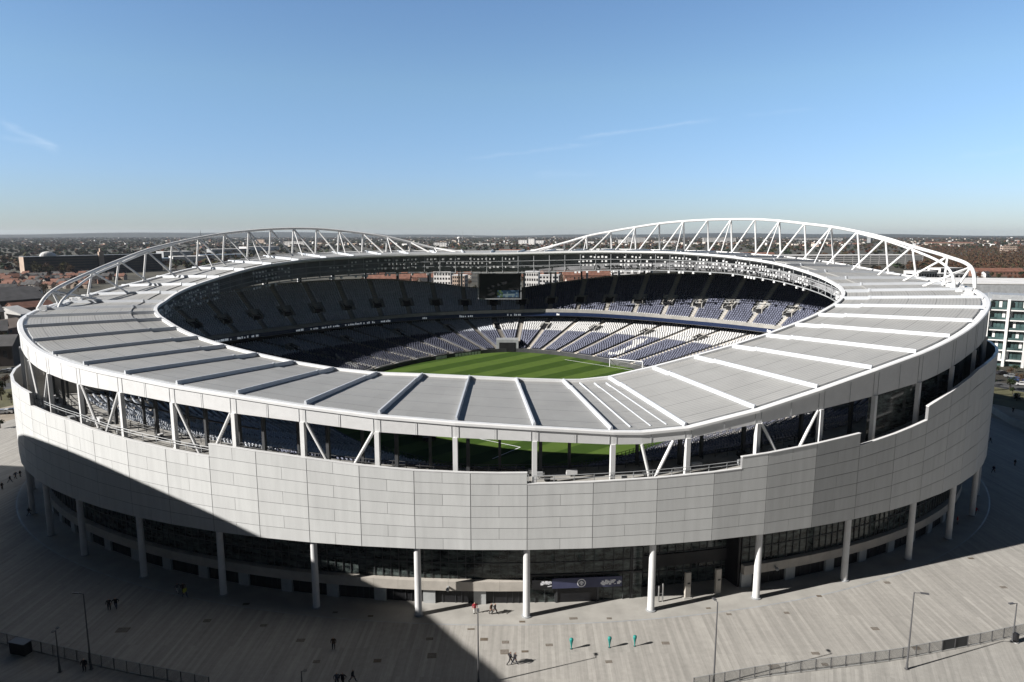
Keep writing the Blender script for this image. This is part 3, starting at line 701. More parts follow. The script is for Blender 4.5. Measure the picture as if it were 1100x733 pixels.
def seat_mesh(name, pos, inward, col, parent, mats):
    """pos (n,3) seat feet, inward (n,2) facing direction: a pan and a raked back each"""
    n = len(pos); inw = np.stack([inward[:, 0], inward[:, 1], np.zeros(n)], 1); sd = np.stack([-inw[:, 1], inw[:, 0], np.zeros(n)], 1); up = np.array([0, 0, 1.])
    def boxes(f0, f1, z0, z1, hw, rake=0.0):
        V = []
        for z in (z0, z1):
            rk = rake if z == z1 else 0
            for (s, f) in ((-hw, f0), (hw, f0), (hw, f1), (-hw, f1)): V.append(pos + sd * s + inw * (f - rk) + up * z)
        return np.stack(V, 1)
    V = np.concatenate([boxes(-.08, .02, .1, .95, .33, .14), boxes(.0, .46, .38, .48, .31)], 1)    # n,16,3
    F = np.concatenate([SEATF, SEATF + 8])[None] + (np.arange(n) * 16)[:, None, None]
    V = V.reshape(-1, 3); F = F.reshape(-1, 4)
    me = bpy.data.meshes.new(name); me.vertices.add(len(V)); me.vertices.foreach_set('co', V.ravel()); me.loops.add(F.size); me.loops.foreach_set('vertex_index', F.ravel().astype(np.int32))
    me.polygons.add(len(F)); me.polygons.foreach_set('loop_start', np.arange(0, F.size, 4, dtype=np.int32)); me.polygons.foreach_set('material_index', np.repeat(col, 12).astype(np.int32))
    for m_ in mats: me.materials.append(M[m_])
    me.update(calc_edges=True)
    a = me.attributes.new('tint', 'FLOAT', 'FACE'); a.data.foreach_set('value', np.repeat(rng.random(n), 12))
    return link(name, me, parent)

# white lettering strokes picked out in the right and left lower blocks (plan polylines, half width)
STROKES = []
def build_tier(name, pt, degs, rows_n, colour, skip_near):
    angs = [p for p in PU if degs[0] <= (math.degrees(p) % 360) <= degs[1]] if degs else PU
    if degs: angs = sorted(angs, key=lambda p: p % (2 * math.pi))
    # stepped concrete
    R_ = []
    for r in range(rows_n):
        v0, v1 = r / rows_n, (r + 1) / rows_n
        lo = [pt(p, v0) for p in angs]; hi = [pt(p, v1) for p in angs]
        R_.append([tuple(q) for q in lo]); R_.append([(h[0], h[1], l[2] + .01) for l, h in zip(lo, hi)])
    tier = P(strips(name, R_, ['tread'], closed=degs is None, flip=False))
    blocks = 0
    for k in range(NB):
        a = rib_ph[k]; b_ = rib_ph[(k + 1) % NB]
        if b_ < a: b_ += 2 * math.pi
        mdeg = math.degrees((a + b_) / 2) % 360
        if degs and not (degs[0] + 1 < mdeg < degs[1] - 1): continue
        pos, inw, col = [], [], []
        for r in range(rows_n):
            v = (r + .62) / rows_n
            A_, B_ = pt(a, v), pt(b_, v); L_ = np.linalg.norm(B_ - A_); ns_ = int((L_ - 1.5) / .8)
            if ns_ < 1: continue
            zr = None
            for s in range(ns_):
                t = (.9 + (L_ - 1.8) * (s + .5) / ns_) / L_
                if name == 'upper_tier' and .28 < v < .52 and (t < .2 or t > .8): continue     # the stair mouths
                if name == 'lower_tier' and .66 < v < .80 and (t < .13 or t > .87): continue
                p = a + (b_ - a) * t; q = pt(p, v); base = pt(p, r / rows_n)[2] + .012
                q2 = pt(p, v - .05); d = (q2 - q)[:2]; d /= np.linalg.norm(d)
                pos.append((q[0], q[1], base)); inw.append(d); col.append(colour(mdeg, v, q))
        if pos:
            o = seat_mesh('seat_block', np.array(pos), np.array(inw), np.array(col), None, ['navy', 'seatwhite', 'seatgrey']); sub(o, tier); o['kind'] = 'stuff'; blocks += 1
    return tier
def near_stroke(q, pts, hw):
    for (p0, p1) in zip(pts[:-1], pts[1:]):
        p0, p1 = np.array(p0), np.array(p1); d = p1 - p0; t = np.clip(((q - p0) @ d) / (d @ d), 0, 1)
        if np.linalg.norm(q - p0 - d * t) < hw: return True
    return False
gp = lambda x, y, z: ground(x, y, z)
MARK = [([gp(694, 365.5, 24.4), gp(680, 366, 24.3)], .75), ([gp(688, 366.5, 24.3), gp(663, 376, 22.4)], 1.0), ([gp(668, 376, 22.4), gp(655, 375.5, 22.5)], .8), ([gp(766, 374, 24.6), gp(740, 386, 22.7)], 1.0)]
SCR = [([gp(361, 380, 22.0), gp(371, 385, 21.3)], .55), ([gp(373, 384, 21.4), gp(384, 392, 20.2)], .55), ([gp(378, 391, 20.3), gp(372, 388, 20.8)], .5)]
def lower_col(md, v, q):
    d = md if md <= 180 else md - 360
    split = .60 if abs(d) > 60 else 2
    for (pts, hw) in MARK + SCR:
        if near_stroke(q[:2], pts, hw): return 1
    if -62 < d < -20: return 2 if (v > .3 and (v < .6 or v > .7)) else 1
    if v > split: return 1 if d > 0 else 2
    return 0
def upper_col(md, v, q):
    d = md if md <= 180 else md - 360
    if v < .06: return 1
    return 0 if 0 < d < 179 else 2
lt = build_tier('lower_tier', lower_pt, None, 32, lower_col, 0)
ut = build_tier('upper_tier', upper_pt, (62, 298), 23, upper_col, 0)
# aisles (pale stairs) and stair mouths
for tier, pt, rn, v0, v1 in ((lt, lower_pt, 32, .02, .97), (ut, upper_pt, 23, .03, .97)):
    b = MB()
    for k in range(NB):
        p = rib_ph[k]; d = math.degrees(p) % 360
        if tier is ut and not 64 < d < 296: continue
        for r in range(rn * 2):
            va, vb = r / (rn * 2), (r + 1) / (rn * 2); q0, q1 = pt(p, va), pt(p, vb); dr = (q1 - q0); dr[2] = 0; dr /= np.linalg.norm(dr); s = np.array([-dr[1], dr[0], 0]) * .62
            rb = int(va * rn) / rn; zz = pt(p, rb)[2] + (.03 if r % 2 == 0 else .26)
            q0 = np.array([q0[0], q0[1], zz]); q1 = np.array([q1[0], q1[1], zz]); z2 = np.array([0, 0, .22])
            b.hexa([q0 + s - z2, q0 - s - z2, q1 - s - z2, q1 + s - z2], [q0 + s, q0 - s, q1 - s, q1 + s])
    sub(b.build('aisle_stairs', ['stone']), tier)
def vomitory(tier, pt, p, v, w_, d_, h):
    b = MB(); q = pt(p, v); q2 = pt(p, v + .1); dr = (q2 - q); dr[2] = 0; dr /= np.linalg.norm(dr); s = np.array([-dr[1], dr[0], 0]); up = np.array([0, 0, 1.])
    q = q + up * .05
    for sg in (-1, 1):
        a = q + s * sg * w_ / 2
        b.hexa([a - s * .15 - up, a + s * .15 - up, a + s * .15 + dr * d_ - up, a - s * .15 + dr * d_ - up], [a - s * .15 + up * h * .5, a + s * .15 + up * h * .5, a + s * .15 + dr * d_ + up * h, a - s * .15 + dr * d_ + up * h], 0)
    a = q + dr * d_
    b.hexa([a - s * w_ / 2 - up, a + s * w_ / 2 - up, a + s * w_ / 2 + dr * .3 - up, a - s * w_ / 2 + dr * .3 - up], [a - s * w_ / 2 + up * h, a + s * w_ / 2 + up * h, a + s * w_ / 2 + dr * .3 + up * h, a - s * w_ / 2 + dr * .3 + up * h], 0)
    a = q + up * .06
    b.hexa([a - s * w_ * .42 - up * .5, a + s * w_ * .42 - up * .5, a + s * w_ * .42 + dr * (d_ - .05) - up * .5, a - s * w_ * .42 + dr * (d_ - .05) - up * .5], [a - s * w_ * .42 + up * .2, a + s * w_ * .42 + up * .2, a + s * w_ * .42 + dr * (d_ - .05) + up * (h - .5), a - s * w_ * .42 + dr * (d_ - .05) + up * (h - .5)], 1)
    sub(b.build('stair_mouth', ['concrete', 'black']), tier)
for k in range(NB):
    p = rib_ph[k]; d = math.degrees(p) % 360
    if 66 < d < 294: vomitory(ut, upper_pt, p, .30, 3.4, 3.0, 2.3)
    if 40 < d < 320 and k % 2 == 0: vomitory(lt, lower_pt, p, .66, 2.8, 3.4, 2.2)
# front of the upper tier: parapet with led boards, underside, end walls
PUt = sorted([p for p in PU if 62 <= (math.degrees(p) % 360) <= 298], key=lambda p: p % (2 * math.pi))
def offp(f, p, d):
    x, y = f(p); dx, dy = x - CX, y - CY; L_ = math.hypot(dx, dy); return (x + dx / L_ * d, y + dy / L_ * d)
rows = [[(*offp(C1ph, p, .3), zC1(p) + .3) for p in PUt], [(*offp(C1ph, p, .3), zC1(p) + 2.0) for p in PUt], [(*C2(p), zC2(p) - 1.7) for p in PUt], [(*offp(C2, p, -.6), zC2(p) - 1.6) for p in PUt], [(*offp(C2, p, -.6), zC2(p) + .9) for p in PUt], [(*offp(C2, p, -.25), zC2(p) + .9) for p in PUt], [(*offp(C2, p, -.2), zC2(p) + .05) for p in PUt], [(*offp(C2, p, .1), zC2(p) + .02) for p in PUt]]
bf = P(strips('balcony_front', rows, ['black', 'concrete', 'tread'], closed=False, mids=[0, 0, 0, 1, 2, 2, 2]))
led = MB(); led2 = MB(); txt = MB(); rr = random.Random(4)
for i in range(len(PUt) - 1):
    p, q = PUt[i], PUt[i + 1]; d = math.degrees(p) % 360
    x0, y0 = offp(C2, p, -.68); x1, y1 = offp(C2, q, -.68)
    if 90 < d < 262: (led if d < 180 else led2).face([(x1, y1, zC2(q) - 1.5), (x0, y0, zC2(p) - 1.5), (x0, y0, zC2(p) - .25), (x1, y1, zC2(q) - .25)])
    if (205 < d < 228 and i % 7 != 0) or (236 < d < 250 and i % 6 != 0) or (118 < d < 121) or (100 < d < 102) or (168 < d < 198 and i % 9 < 3):
        for u in (.15, .45, .75):
            if rr.random() < .8:
                x, y = x0 + (x1 - x0) * u, y0 + (y1 - y0) * u; h = .45 + .3 * rr.random()
                x, y = offp(lambda _: (x, y), p, -.08); txt.box((x, y, zC2(p) - 1.3), (.42, .06, h), p)
sub(led.build('led_board', ['led']), bf); sub(led2.build('led_board', ['led']), bf); sub(txt.build('led_lettering', ['ledtext']), bf)['kind'] = 'stuff'
# rear wall of the upper tier
rows = [[(*C3(p), zC3(p) + .9) for p in PUt], [(*offp(C3, p, .3), zC3(p) + .9) for p in PUt], [(*offp(C3, p, .3), zC1(p)) for p in PUt]]
P(strips('rear_parapet', rows, ['concrete'], closed=False))
rows = [[(*C3(p), zC3(p) - .4) for p in PUt], [(*C3(p), zC3(p) + .9) for p in PUt]]
P(strips('rear_parapet', rows, ['concrete'], closed=False))
for p in (PUt[0], PUt[-1]):
    b = MB(); vv = [upper_pt(p, t) for t in np.linspace(0, 1, 6)]
    for t in range(5):
        a, c = vv[t], vv[t + 1]; b.face([a, c, (c[0], c[1], zC1(p)), (a[0], a[1], zC1(p))])
    part(b, 'stand_end_wall', ['concrete'])
# pitch-side wall
IN_ = lambda p, k=.985: (B0(p)[0] * k, PB0[1] + (B0(p)[1] - PB0[1]) * k)
rows = [[(*B0(p), pz(B0(p)[1]) + 1.12) for p in PU], [(*IN_(p), pz(B0(p)[1]) + 1.2) for p in PU], [(*IN_(p), pz(B0(p)[1]) - .1) for p in PU]]
P(strips('pitchside_wall', rows, ['darksteel']))
b = MB()
for (d0, d1) in ((196, 206), (209, 213)):
    b = MB()
    for i in range(8):
        p, q = R(d0 + (d1 - d0) * i / 8), R(d0 + (d1 - d0) * (i + .85) / 8); f = lambda p: (B0(p)[0] * .975, PB0[1] + (B0(p)[1] - PB0[1]) * .975)
        x0, y0 = f(p); x1, y1 = f(q); b.face([(x0, y0, pz(y0) + .1), (x1, y1, pz(y1) + .1), (x1, y1, pz(y1) + 1.05), (x0, y0, pz(y0) + 1.05)])
    part(b, 'advertising_board', ['mark'])
# players' tunnel opposite
p = R(181.5); q = np.array([*B0(p), 0]) ; b = MB()
qq = lower_pt(p, .18); tz = pz(232) - .1; b.box((-1.6, 233.5, tz), (7.6, 4.6, 4.3), 0, 0); b.box((-1.6, 231.15, tz + .02), (5.6, .1, 3.3), 0, 1)
part(b, 'players_tunnel', ['midsteel', 'black'])
# big screen hung under the far roof
sx, sy = -4.4, 243.5
b = MB(); b.box((sx, sy, 37.4), (14.6, 1.6, 8.6))
for xx in (-6.6, 6.6): b.box((sx + xx, sy, 45.5), (.4, .4, 2.4))
scn = part(b, 'video_screen', ['black'])
d_ = MB(); y_ = sy - .83; cols_ = rng.random((4, 16))
fr = MB()
for xx in (-7.6, 7.6): fr.box((sx + xx, sy - .3, 37.2), (.28, 1.4, 8.9), 0)
fr.box((sx, sy - .3, 37.0), (15.5, 1.4, .25)); sub(fr.build('screen_frame', ['midsteel']), scn)
M['scr0'] = mat('screen_blue', (.03, .05, .08), .3, emit=((.03, .07, .13), .15)); M['scr1'] = mat('screen_pale', (.05, .06, .05), .3, emit=((.20, .28, .33), .2)); M['scr2'] = mat('screen_green', (.03, .05, .02), .3, emit=((.06, .10, .04), .2))
for i in range(16):
    for j in range(4):
        x0 = sx - .8 + 7.6 * i / 16; z0 = 37.7 + 2.5 * j / 4; mi = 1 if (j == 1 and 3 < i < 12) or cols_[j, i] > .86 else (2 if (i < 4 and cols_[j, i] > .3) else 0)
        d_.face([(x0, y_, z0), (x0 + 7.6 / 16, y_, z0), (x0 + 7.6 / 16, y_, z0 + .625), (x0, y_, z0 + .625)], mi)
sub(d_.build('display', ['scr0', 'scr1', 'scr2']), scn)

# ---- the two arched roof trusses
TL = [(-78.5, 41.6), (-82, 45.6), (-91.6, 49.8), (-99.5, 52.4), (-106.5, 55.1), (-112.7, 57.0), (-118.6, 58.7), (-124.2, 60.1), (-129.3, 61.0), (-133.8, 61.6), (-138.4, 61.9), (-143, 61.8), (-147.4, 61.2), (-152.1, 60.2), (-156.8, 58.9), (-161.3, 56.9), (-166, 54.7), (-171.4, 53.2)]
TR = [(175.4, 53.3), (168.9, 56.6), (164.5, 59.1), (159.8, 60.9), (155.1, 62.4), (150.4, 63.7), (145.6, 64.5), (140.8, 64.9), (136.1, 65.0), (131.2, 64.9), (126.1, 64.3), (120.7, 63.3), (114.7, 62.2), (108.6, 60.7), (101.5, 58.8), (93.8, 56.6), (84.6, 54.2), (79.3, 51.9), (77.2, 46.8)]
def tp(deg, z, o=None):
    if o is None:                         # the arch stands 7 m inside the rim and swings out to it at the steep end
        a = abs(deg); o = -7 + 5.2 * max(0, min(1, (89 - a) / 10.5)) if a < 89 else -7
    x, y = ell(R(deg), o); return np.array([x, y, z])
def spline(P_, n=6):
    P_ = [np.array(p) for p in P_]; out_ = []
    for i in range(len(P_) - 1):
        p0, p1, p2, p3 = P_[max(i - 1, 0)], P_[i], P_[i + 1], P_[min(i + 2, len(P_) - 1)]
        for k in range(n):
            t = k / n; out_.append(.5 * (2 * p1 + (p2 - p0) * t + (2 * p0 - 5 * p1 + 4 * p2 - p3) * t * t + (3 * p1 - p0 - 3 * p2 + p3) * t ** 3))
    return out_ + [P_[-1]]
def roof_at(deg, o):                      # roof level at an offset from the outer ellipse
    p = R(deg); v = min(1, max(0, (-o - 3.1) / 28.0)); return zT(p) * (1 - v) + zI(p) * v
for T, ends, sgn in ((TL, 0, 1), (TR, len(TR) - 1, -1)):
    ta = empty('roof_truss', (0, 0, 0)); P(ta)
    b = MB(); b.path(spline([tp(d, z) for d, z in T]), .44, 10); sub(b.build('top_chord', ['truss'], None, True), ta)
    # second chord that leaves the first towards the steep end
    idx = list(range(0, 6)) if ends == 0 else list(range(len(T) - 1, len(T) - 7, -1))
    sec = []
    for j, i in enumerate(idx):
        f = 1 - j / 5; d, z = T[i]; sec.append(tp(d, max(z - 1.6 * f - .4, roof_at(d, -4) - .2), -7 + .8 * f))
    b = MB(); b.path(spline(sec), .32, 10); sub(b.build('lower_chord', ['truss'], None, True), ta)
    for j, i in enumerate(idx[:5]):
        b = MB(); b.tube(tp(*T[i]), sec[j], .2, 8); sub(b.build('strut', ['truss'], None), ta)
    for i in range(1, len(T) - 1):
        d, z = T[i]
        dn = T[i + 1][0] if sgn > 0 else T[i - 1][0]
        leg = d + (dn - d) * .72
        for (dd, oo, r_) in ((d, -5.0, .30), (leg, -11.0, .27), (d, -13.5, .17)):
            if oo == -13.5 and (i % 2 or abs(d) < 110): continue
            b = MB(); b.tube(tp(d, z), tp(dd, roof_at(dd, oo) - .1, oo), r_, 8); sub(b.build('strut', ['truss'], None), ta)
    b = MB(); b.path([tp(d_, roof_at(d_, -5) + .3, -5) for d_ in np.linspace(T[0][0], T[-1][0], 60)], .25, 6); sub(b.build('foot_rail', ['truss']), ta)
# roof-top plant near the truss feet
pb_ = MB(); rr = random.Random(8)
for (d0, d1) in ((-92, -76), (70, 84)):
    for i in range(26):
        d = d0 + (d1 - d0) * rr.random(); o = -3.6 - 2.5 * rr.random(); x, y = ell(R(d), o); pb_ = MB(); pb_.box((x, y, roof_at(d, o) - .1), (.4 + rr.random(), .4 + rr.random(), .3 + .9 * rr.random()), R(d), 0); pb_.box((x, y, roof_at(d, o) - .12), (1.3, 1.3, .16), R(d), 1); part(pb_, 'roof_vent', ['truss', 'midsteel'])

# ------------------------------------------------------------------ pitch
b = MB(); b.v = [(*B0(p), pz(B0(p)[1])) for p in PU]; b.f = [tuple(range(len(PU)))]; b.m = [0]; b.uv = [None]; b.t = [.5]
tag(b.build('pitch', ['pitch']), kind='structure')
ln = MB()
def gline(p, q, wd=.10):
    p, q = np.array(p), np.array(q); d = q - p; d /= np.linalg.norm(d); s = np.array([-d[1], d[0]]) * wd
    ln.face([(*k_, pz(k_[1]) + .006) for k_ in (p + s, p - s, q - s, q + s)])
ca, cb, cd = gpitch(496, 467.5), gpitch(559, 480.5), gpitch(529, 493)
gline(ca, cb); gline(cb, cd)
gA, gB = np.array(gpitch(655, 394)), np.array(gpitch(690, 399.5)); PZ = pz((gA[1] + gB[1]) / 2); gd = (gB - gA) / np.linalg.norm(gB - gA); gn = np.array([-gd[1], gd[0]])
gline(gA - gd * 16, gB + gd * 14)
tag(ln.build('pitch_line_marking', ['mark']), kind='structure')
g = tag(empty('football_goal', (*((gA + gB) / 2), PZ)), 'white football goal with net on the sunlit corner of the pitch', 'goal')
def sub0(o, parent):
    o.parent = parent; o.matrix_parent_inverse = mathutils.Matrix.Translation(-mathutils.Vector(parent.location)); return o
b = MB(); gh = 2.9
for q in (gA, gB): b.tube((*q, PZ), (*q, PZ + gh), .14, 10)
b.tube((*gA, PZ + gh), (*gB, PZ + gh), .14, 10)
bk = gn * 2.0
for q in (gA, gB): b.tube((*q, PZ + gh), (*(q + bk), PZ + .1), .06, 6)
sub0(b.build('goal_frame', ['mark']), g)
b = MB(); b.face([(*gA, PZ + gh - .05), (*gB, PZ + gh - .05), (*(gB + bk), PZ + .05), (*(gA + bk), PZ + .05)]); sub0(b.build('goal_net', ['net']), g)
for i, (x, y, lab) in enumerate([(447, 470, 'small dark equipment trolley on the sunlit grass edge, left of the white slanted brace'), (461, 474, 'larger dark equipment trolley on the grass behind the slanted brace')]):
    gx, gy = gpitch(x, y); t = tag(empty('equipment_trolley', (gx, gy, pz(gy) + .01), .4 * i), lab, 'trolley', 'equipment trolleys on the pitch')
    b = MB(); b.box((0, 0, .35), (2.0 + i, 1.0, .7), 0); b.box((.5, 0, 1.05), (.9, .8, .6)); b.build('trolley_body', ['black'], t)
    for sx_ in (-.7, .7):
        for sy_ in (-.5, .5): c = MB(); c.tube((sx_, sy_ - .06, .3), (sx_, sy_ + .06, .3), .3, 12); c.build('wheel', ['darksteel'], t)
#--CITY--
HAZE = 0.000024
# ================================================================== plaza and its furniture
def sheet(name, pts, z, m_, kind='structure', skirt=0):
    b = MB(); b.face([(x, y, z) for x, y in pts])
    if skirt:
        n = len(pts)
        for i in range(n):
            a, c = pts[i], pts[(i + 1) % n]; b.face([(*a, z), (*a, z - skirt), (*c, z - skirt), (*c, z)])
    return tag(b.build(name, [m_]), kind=kind)
def ringsheet(name, o0, o1, z, m_, n=120, d0=-180, d1=180):
    b = MB()
    for i in range(n):
        p, q = R(d0 + (d1 - d0) * i / n), R(d0 + (d1 - d0) * (i + 1) / n)
        b.face([(*ell(p, o0), z), (*ell(p, o1), z), (*ell(q, o1), z), (*ell(q, o0), z)])
    return tag(b.build(name, [m_]), kind='structure')
GZ = -.15
sheet('ground', [(18000 * math.cos(t), 18000 * math.sin(t)) for t in np.linspace(0, 2 * math.pi, 96, endpoint=False)], GZ, 'ground')
FL = [ground(*q) for q in ((-60, 676), (0, 690.5), (60, 705), (130, 721), (225, 740))]
FRr = [ground(*q) for q in ((745, 741), (820, 727), (900, 717.5), (960, 709.5), (1050, 692.5), (1100, 681.5), (1170, 664))]
fence_line = FL + [ground(330, 762), ground(480, 782), ground(640, 766)] + FRr
ring = [ell(R(d), 46) for d in range(-112, 120, 4)]
outer = [ell(R(d), 46) for d in np.arange(-180, 180, 3)]
sheet('plaza', outer, 0.0, 'plaza', skirt=.15)
sheet('outer_pavement', [(-150, 40)] + [(x - 4 if i == 0 else x, y) for i, (x, y) in enumerate(fence_line)] + [(170, 60), (170, -70), (-150, -70)], .004, 'plaza2')
ringsheet('apron', -9, 2.4, .004, 'apron')
b = MB()
pp = [R(-180 + i) for i in range(361)]
for i in range(360): b.face([(*ell(pp[i], 2.4), .008), (*ell(pp[i], 2.65), .008), (*ell(pp[i + 1], 2.65), .008), (*ell(pp[i + 1], 2.4), .008)])
tag(b.build('drainage_channel', ['midsteel']), kind='structure')
ringsheet('car_park', 46, 66, GZ + .03, 'sand'); ringsheet('grass_verge', 66, 96, GZ + .02, 'grass'); ringsheet('road', 96, 108, GZ + .03, 'asphalt')
ringsheet('kerb', 46, 46.3, .004, 'concrete')
sheet('service_yard', [ell(R(d), 46.5) for d in range(48, 100, 4)] + [ell(R(d), 140) for d in range(96, 44, -4)], GZ + .045, 'asphalt')

def fence(line, label, sp, dark=()):
    t = tag(empty('boundary_fence', (*line[0], 0)), label, 'fence')
    P_ = np.array(line); L_ = np.concatenate([[0], np.cumsum(np.linalg.norm(np.diff(P_, axis=0), axis=1))])
    at = lambda s: np.array([np.interp(s, L_, P_[:, 0]), np.interp(s, L_, P_[:, 1])])
    n = int(L_[-1] / sp); h = 1.75
    rl, kb_ = MB(), MB(); pts = [at(L_[-1] * i / n) for i in range(n + 1)]
    rl.path([(*p, h) for p in pts], .035, 5); rl.path([(*p, .12) for p in pts], .03, 5)
    sub0(rl.build('rail', ['midsteel']), t)
    for i, p in enumerate(pts):
        b = MB(); b.box((p[0], p[1], .004), (.11, .11, h), 0); b.box((p[0], p[1], .006), (.3, .3, .04)); sub0(b.build('fence_post', ['lamp']), t)
        if i < n:
            q = pts[i + 1]; e_ = (q - p) / np.linalg.norm(q - p); nn = np.array([e_[1], -e_[0]]) * .012; a, c = p + e_ * .08, q - e_ * .08
            b = MB(); b.hexa([(*(a - nn), .16), (*(c - nn), .16), (*(c + nn), .16), (*(a + nn), .16)], [(*(a - nn), h - .06), (*(c - nn), h - .06), (*(c + nn), h - .06), (*(a + nn), h - .06)])
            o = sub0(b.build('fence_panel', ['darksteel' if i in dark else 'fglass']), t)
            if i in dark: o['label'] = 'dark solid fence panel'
            k = MB(); m_ = (p + q) / 2; k.box((m_[0], m_[1], .005), (np.linalg.norm(q - p), .24, .1), math.atan2(e_[1], e_[0])); sub0(k.build('kerb_block', ['concrete']), t)
    return pts
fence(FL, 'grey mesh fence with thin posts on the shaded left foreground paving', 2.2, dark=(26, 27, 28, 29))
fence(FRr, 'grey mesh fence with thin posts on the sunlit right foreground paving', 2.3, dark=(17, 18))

def lamp(x, y, h, label, arms):
    t = tag(empty('street_lamp', (x, y, .004)), label, 'street lamp', 'street lamps on the plaza')
    b = MB(); b.tube((0, 0, .0), (0, 0, h), .13, 10, .07); b.tube((0, 0, .0), (0, 0, .9), .18, 10, .16); b.box((0, 0, 0), (.5, .5, .05)); b.build('lamp_post', ['lamp'], t)
    for a, L_ in arms:
        ca, sa = math.cos(a), math.sin(a); b = MB(); b.tube((0, 0, h - .06), (ca * L_ * .5, sa * L_ * .5, h + .04), .05, 8)
        b.box((ca * (L_ * .75), sa * L_ * .75, h - .02), (L_ * .6, .34, .14), a); b.build('lamp_head', ['lamp'], t)
    return t
for (x, y, h, lab, arms) in ((98, 719, 11.3, 'tall dark street lamp behind the left fence in deep shade', [(3.0, 1.5)]), (64.5, 722, 6.3, 'short street lamp with small square head at the far left foreground', [(1.57, .6), (4.7, .6)]),
        (514, 736, 10.4, 'tall grey street lamp at the edge of the dark shadow, bottom centre', [(1.6, 1.0)]), (766.5, 736, 12.0, 'tall grey street lamp in front of the dark entrance recess', [(1.9, 1.0)]),
        (974, 719, 11.5, 'tall grey street lamp with side arm rising from the right fence', [(-.3, 1.7)]), (1087.5, 689, 6.1, 'short dark street lamp beside the dark panels of the right fence', [(3.3, 1.3)]), (325, 748, 3.6, 'low street lamp whose head just shows at the bottom edge in the shade', [(.2, .7)])):
    gx, gy = ground(x, y); lamp(gx, gy, h, lab, arms)
for i, (x, y, lab) in enumerate(((613.7, 697.3, 'teal tapered post, leftmost of the three on the sunlit plaza'), (654.7, 695.8, 'teal tapered post between the two other teal posts'), (681.8, 694.4, 'teal tapered post, rightmost of the three, with mottled top'))):
    gx, gy = ground(x, y); t = tag(empty('tapered_post', (gx, gy, .004), .3 * i), lab, 'post', 'teal tapered posts')
    prof = [(.0, .02), (.10, .05), (.1, .12), (.07, .14), (.11, .5), (.17, .9), (.25, 1.2), (.30, 1.42), (.30, 1.56), (.24, 1.68), (.1, 1.75), (.0, 1.77)]
    b = MB(); n = 14; V = [(r * math.cos(2 * math.pi * k / n), r * .85 * math.sin(2 * math.pi * k / n), z) for r, z in prof for k in range(n)]
    b.faces(V, [(j * n + k, j * n + (k + 1) % n, (j + 1) * n + (k + 1) % n, (j + 1) * n + k) for j in range(len(prof) - 1) for k in range(n)]); b.build('tapered_body', ['teal'], t, smooth=True)
    c = MB(); c.tube((0, 0, 0), (0, 0, .04), .2, 16); c.build('base_plate', ['lamp'], t)
# entrance pylons and paired steel posts
for (x, y, h, lab) in ((738, 642, 4.5, 'grey slab pylon in front of the dark recess, left one'), (770.5, 637.5, 4.4, 'grey slab pylon with dark notch, right one at the recess')):
    gx, gy = ground(x, y); t = tag(empty('pylon_sign', (gx, gy, .008), .25), lab, 'pylon', 'pylons at the entrance recess')
    b = MB(); b.box((0, 0, .1), (.95, .5, h - .1)); b.build('pylon_body', ['stone'], t); b = MB(); b.box((0, 0, 0), (1.5, .9, .1)); b.build('plinth', ['concrete'], t)
    b = MB(); b.box((.1, -.262, h * .55), (.5, .02, .3)); b.build('sign_plate', ['black'], t)
for (x, y, lab) in ((680.5, 637.5, 'pair of thin steel posts left of the white column by the entrance'), (709.5, 646.5, 'pair of thin steel posts right of the white column by the recess')):
    gx, gy = ground(x, y); t = tag(empty('twin_post', (gx, gy, .008), .2), lab, 'post', 'paired steel posts at the entrance')
    for s_ in (-.35, .35):
        b = MB(); b.tube((s_, 0, 0), (s_, 0, 2.7 + s_ * .5), .13, 10); b.tube((s_, 0, 2.72 + s_ * .5), (s_, 0, 3.0 + s_ * .5), .16, 10, .1); b.build('steel_post', ['steel'], t)
    b = MB(); b.box((0, 0, 1.4), (.7, .08, .12)); b.build('crossbar', ['steel'], t)
# equipment box by the left fence, litter bin by the right one
gx, gy = ground(23, 702); t = tag(empty('equipment_box', (gx, gy, .004), -.25), 'dark rectangular cabinet with pale top rim behind the left fence', 'cabinet')
b = MB(); b.box((0, 0, .12), (2.7, 1.2, 1.75)); b.build('cabinet_body', ['black'], t); b = MB(); b.box((0, 0, 1.87), (2.85, 1.35, .08)); b.build('cabinet_lid', ['lamp'], t); b = MB(); b.box((0, 0, 0), (2.5, 1.0, .12)); b.build('plinth', ['midsteel'], t)
gx, gy = ground(1090.5, 690); t = tag(empty('litter_bin', (gx, gy, .004)), 'black litter bin with pale base beside the right fence lamp', 'bin')
b = MB(); b.tube((0, 0, .15), (0, 0, 1.35), .36, 14, .42); b.tube((0, 0, 1.35), (0, 0, 1.5), .42, 14, .2); b.build('bin_body', ['black'], t); b = MB(); b.tube((0, 0, 0), (0, 0, .15), .42, 14); b.build('bin_base', ['column'], t)
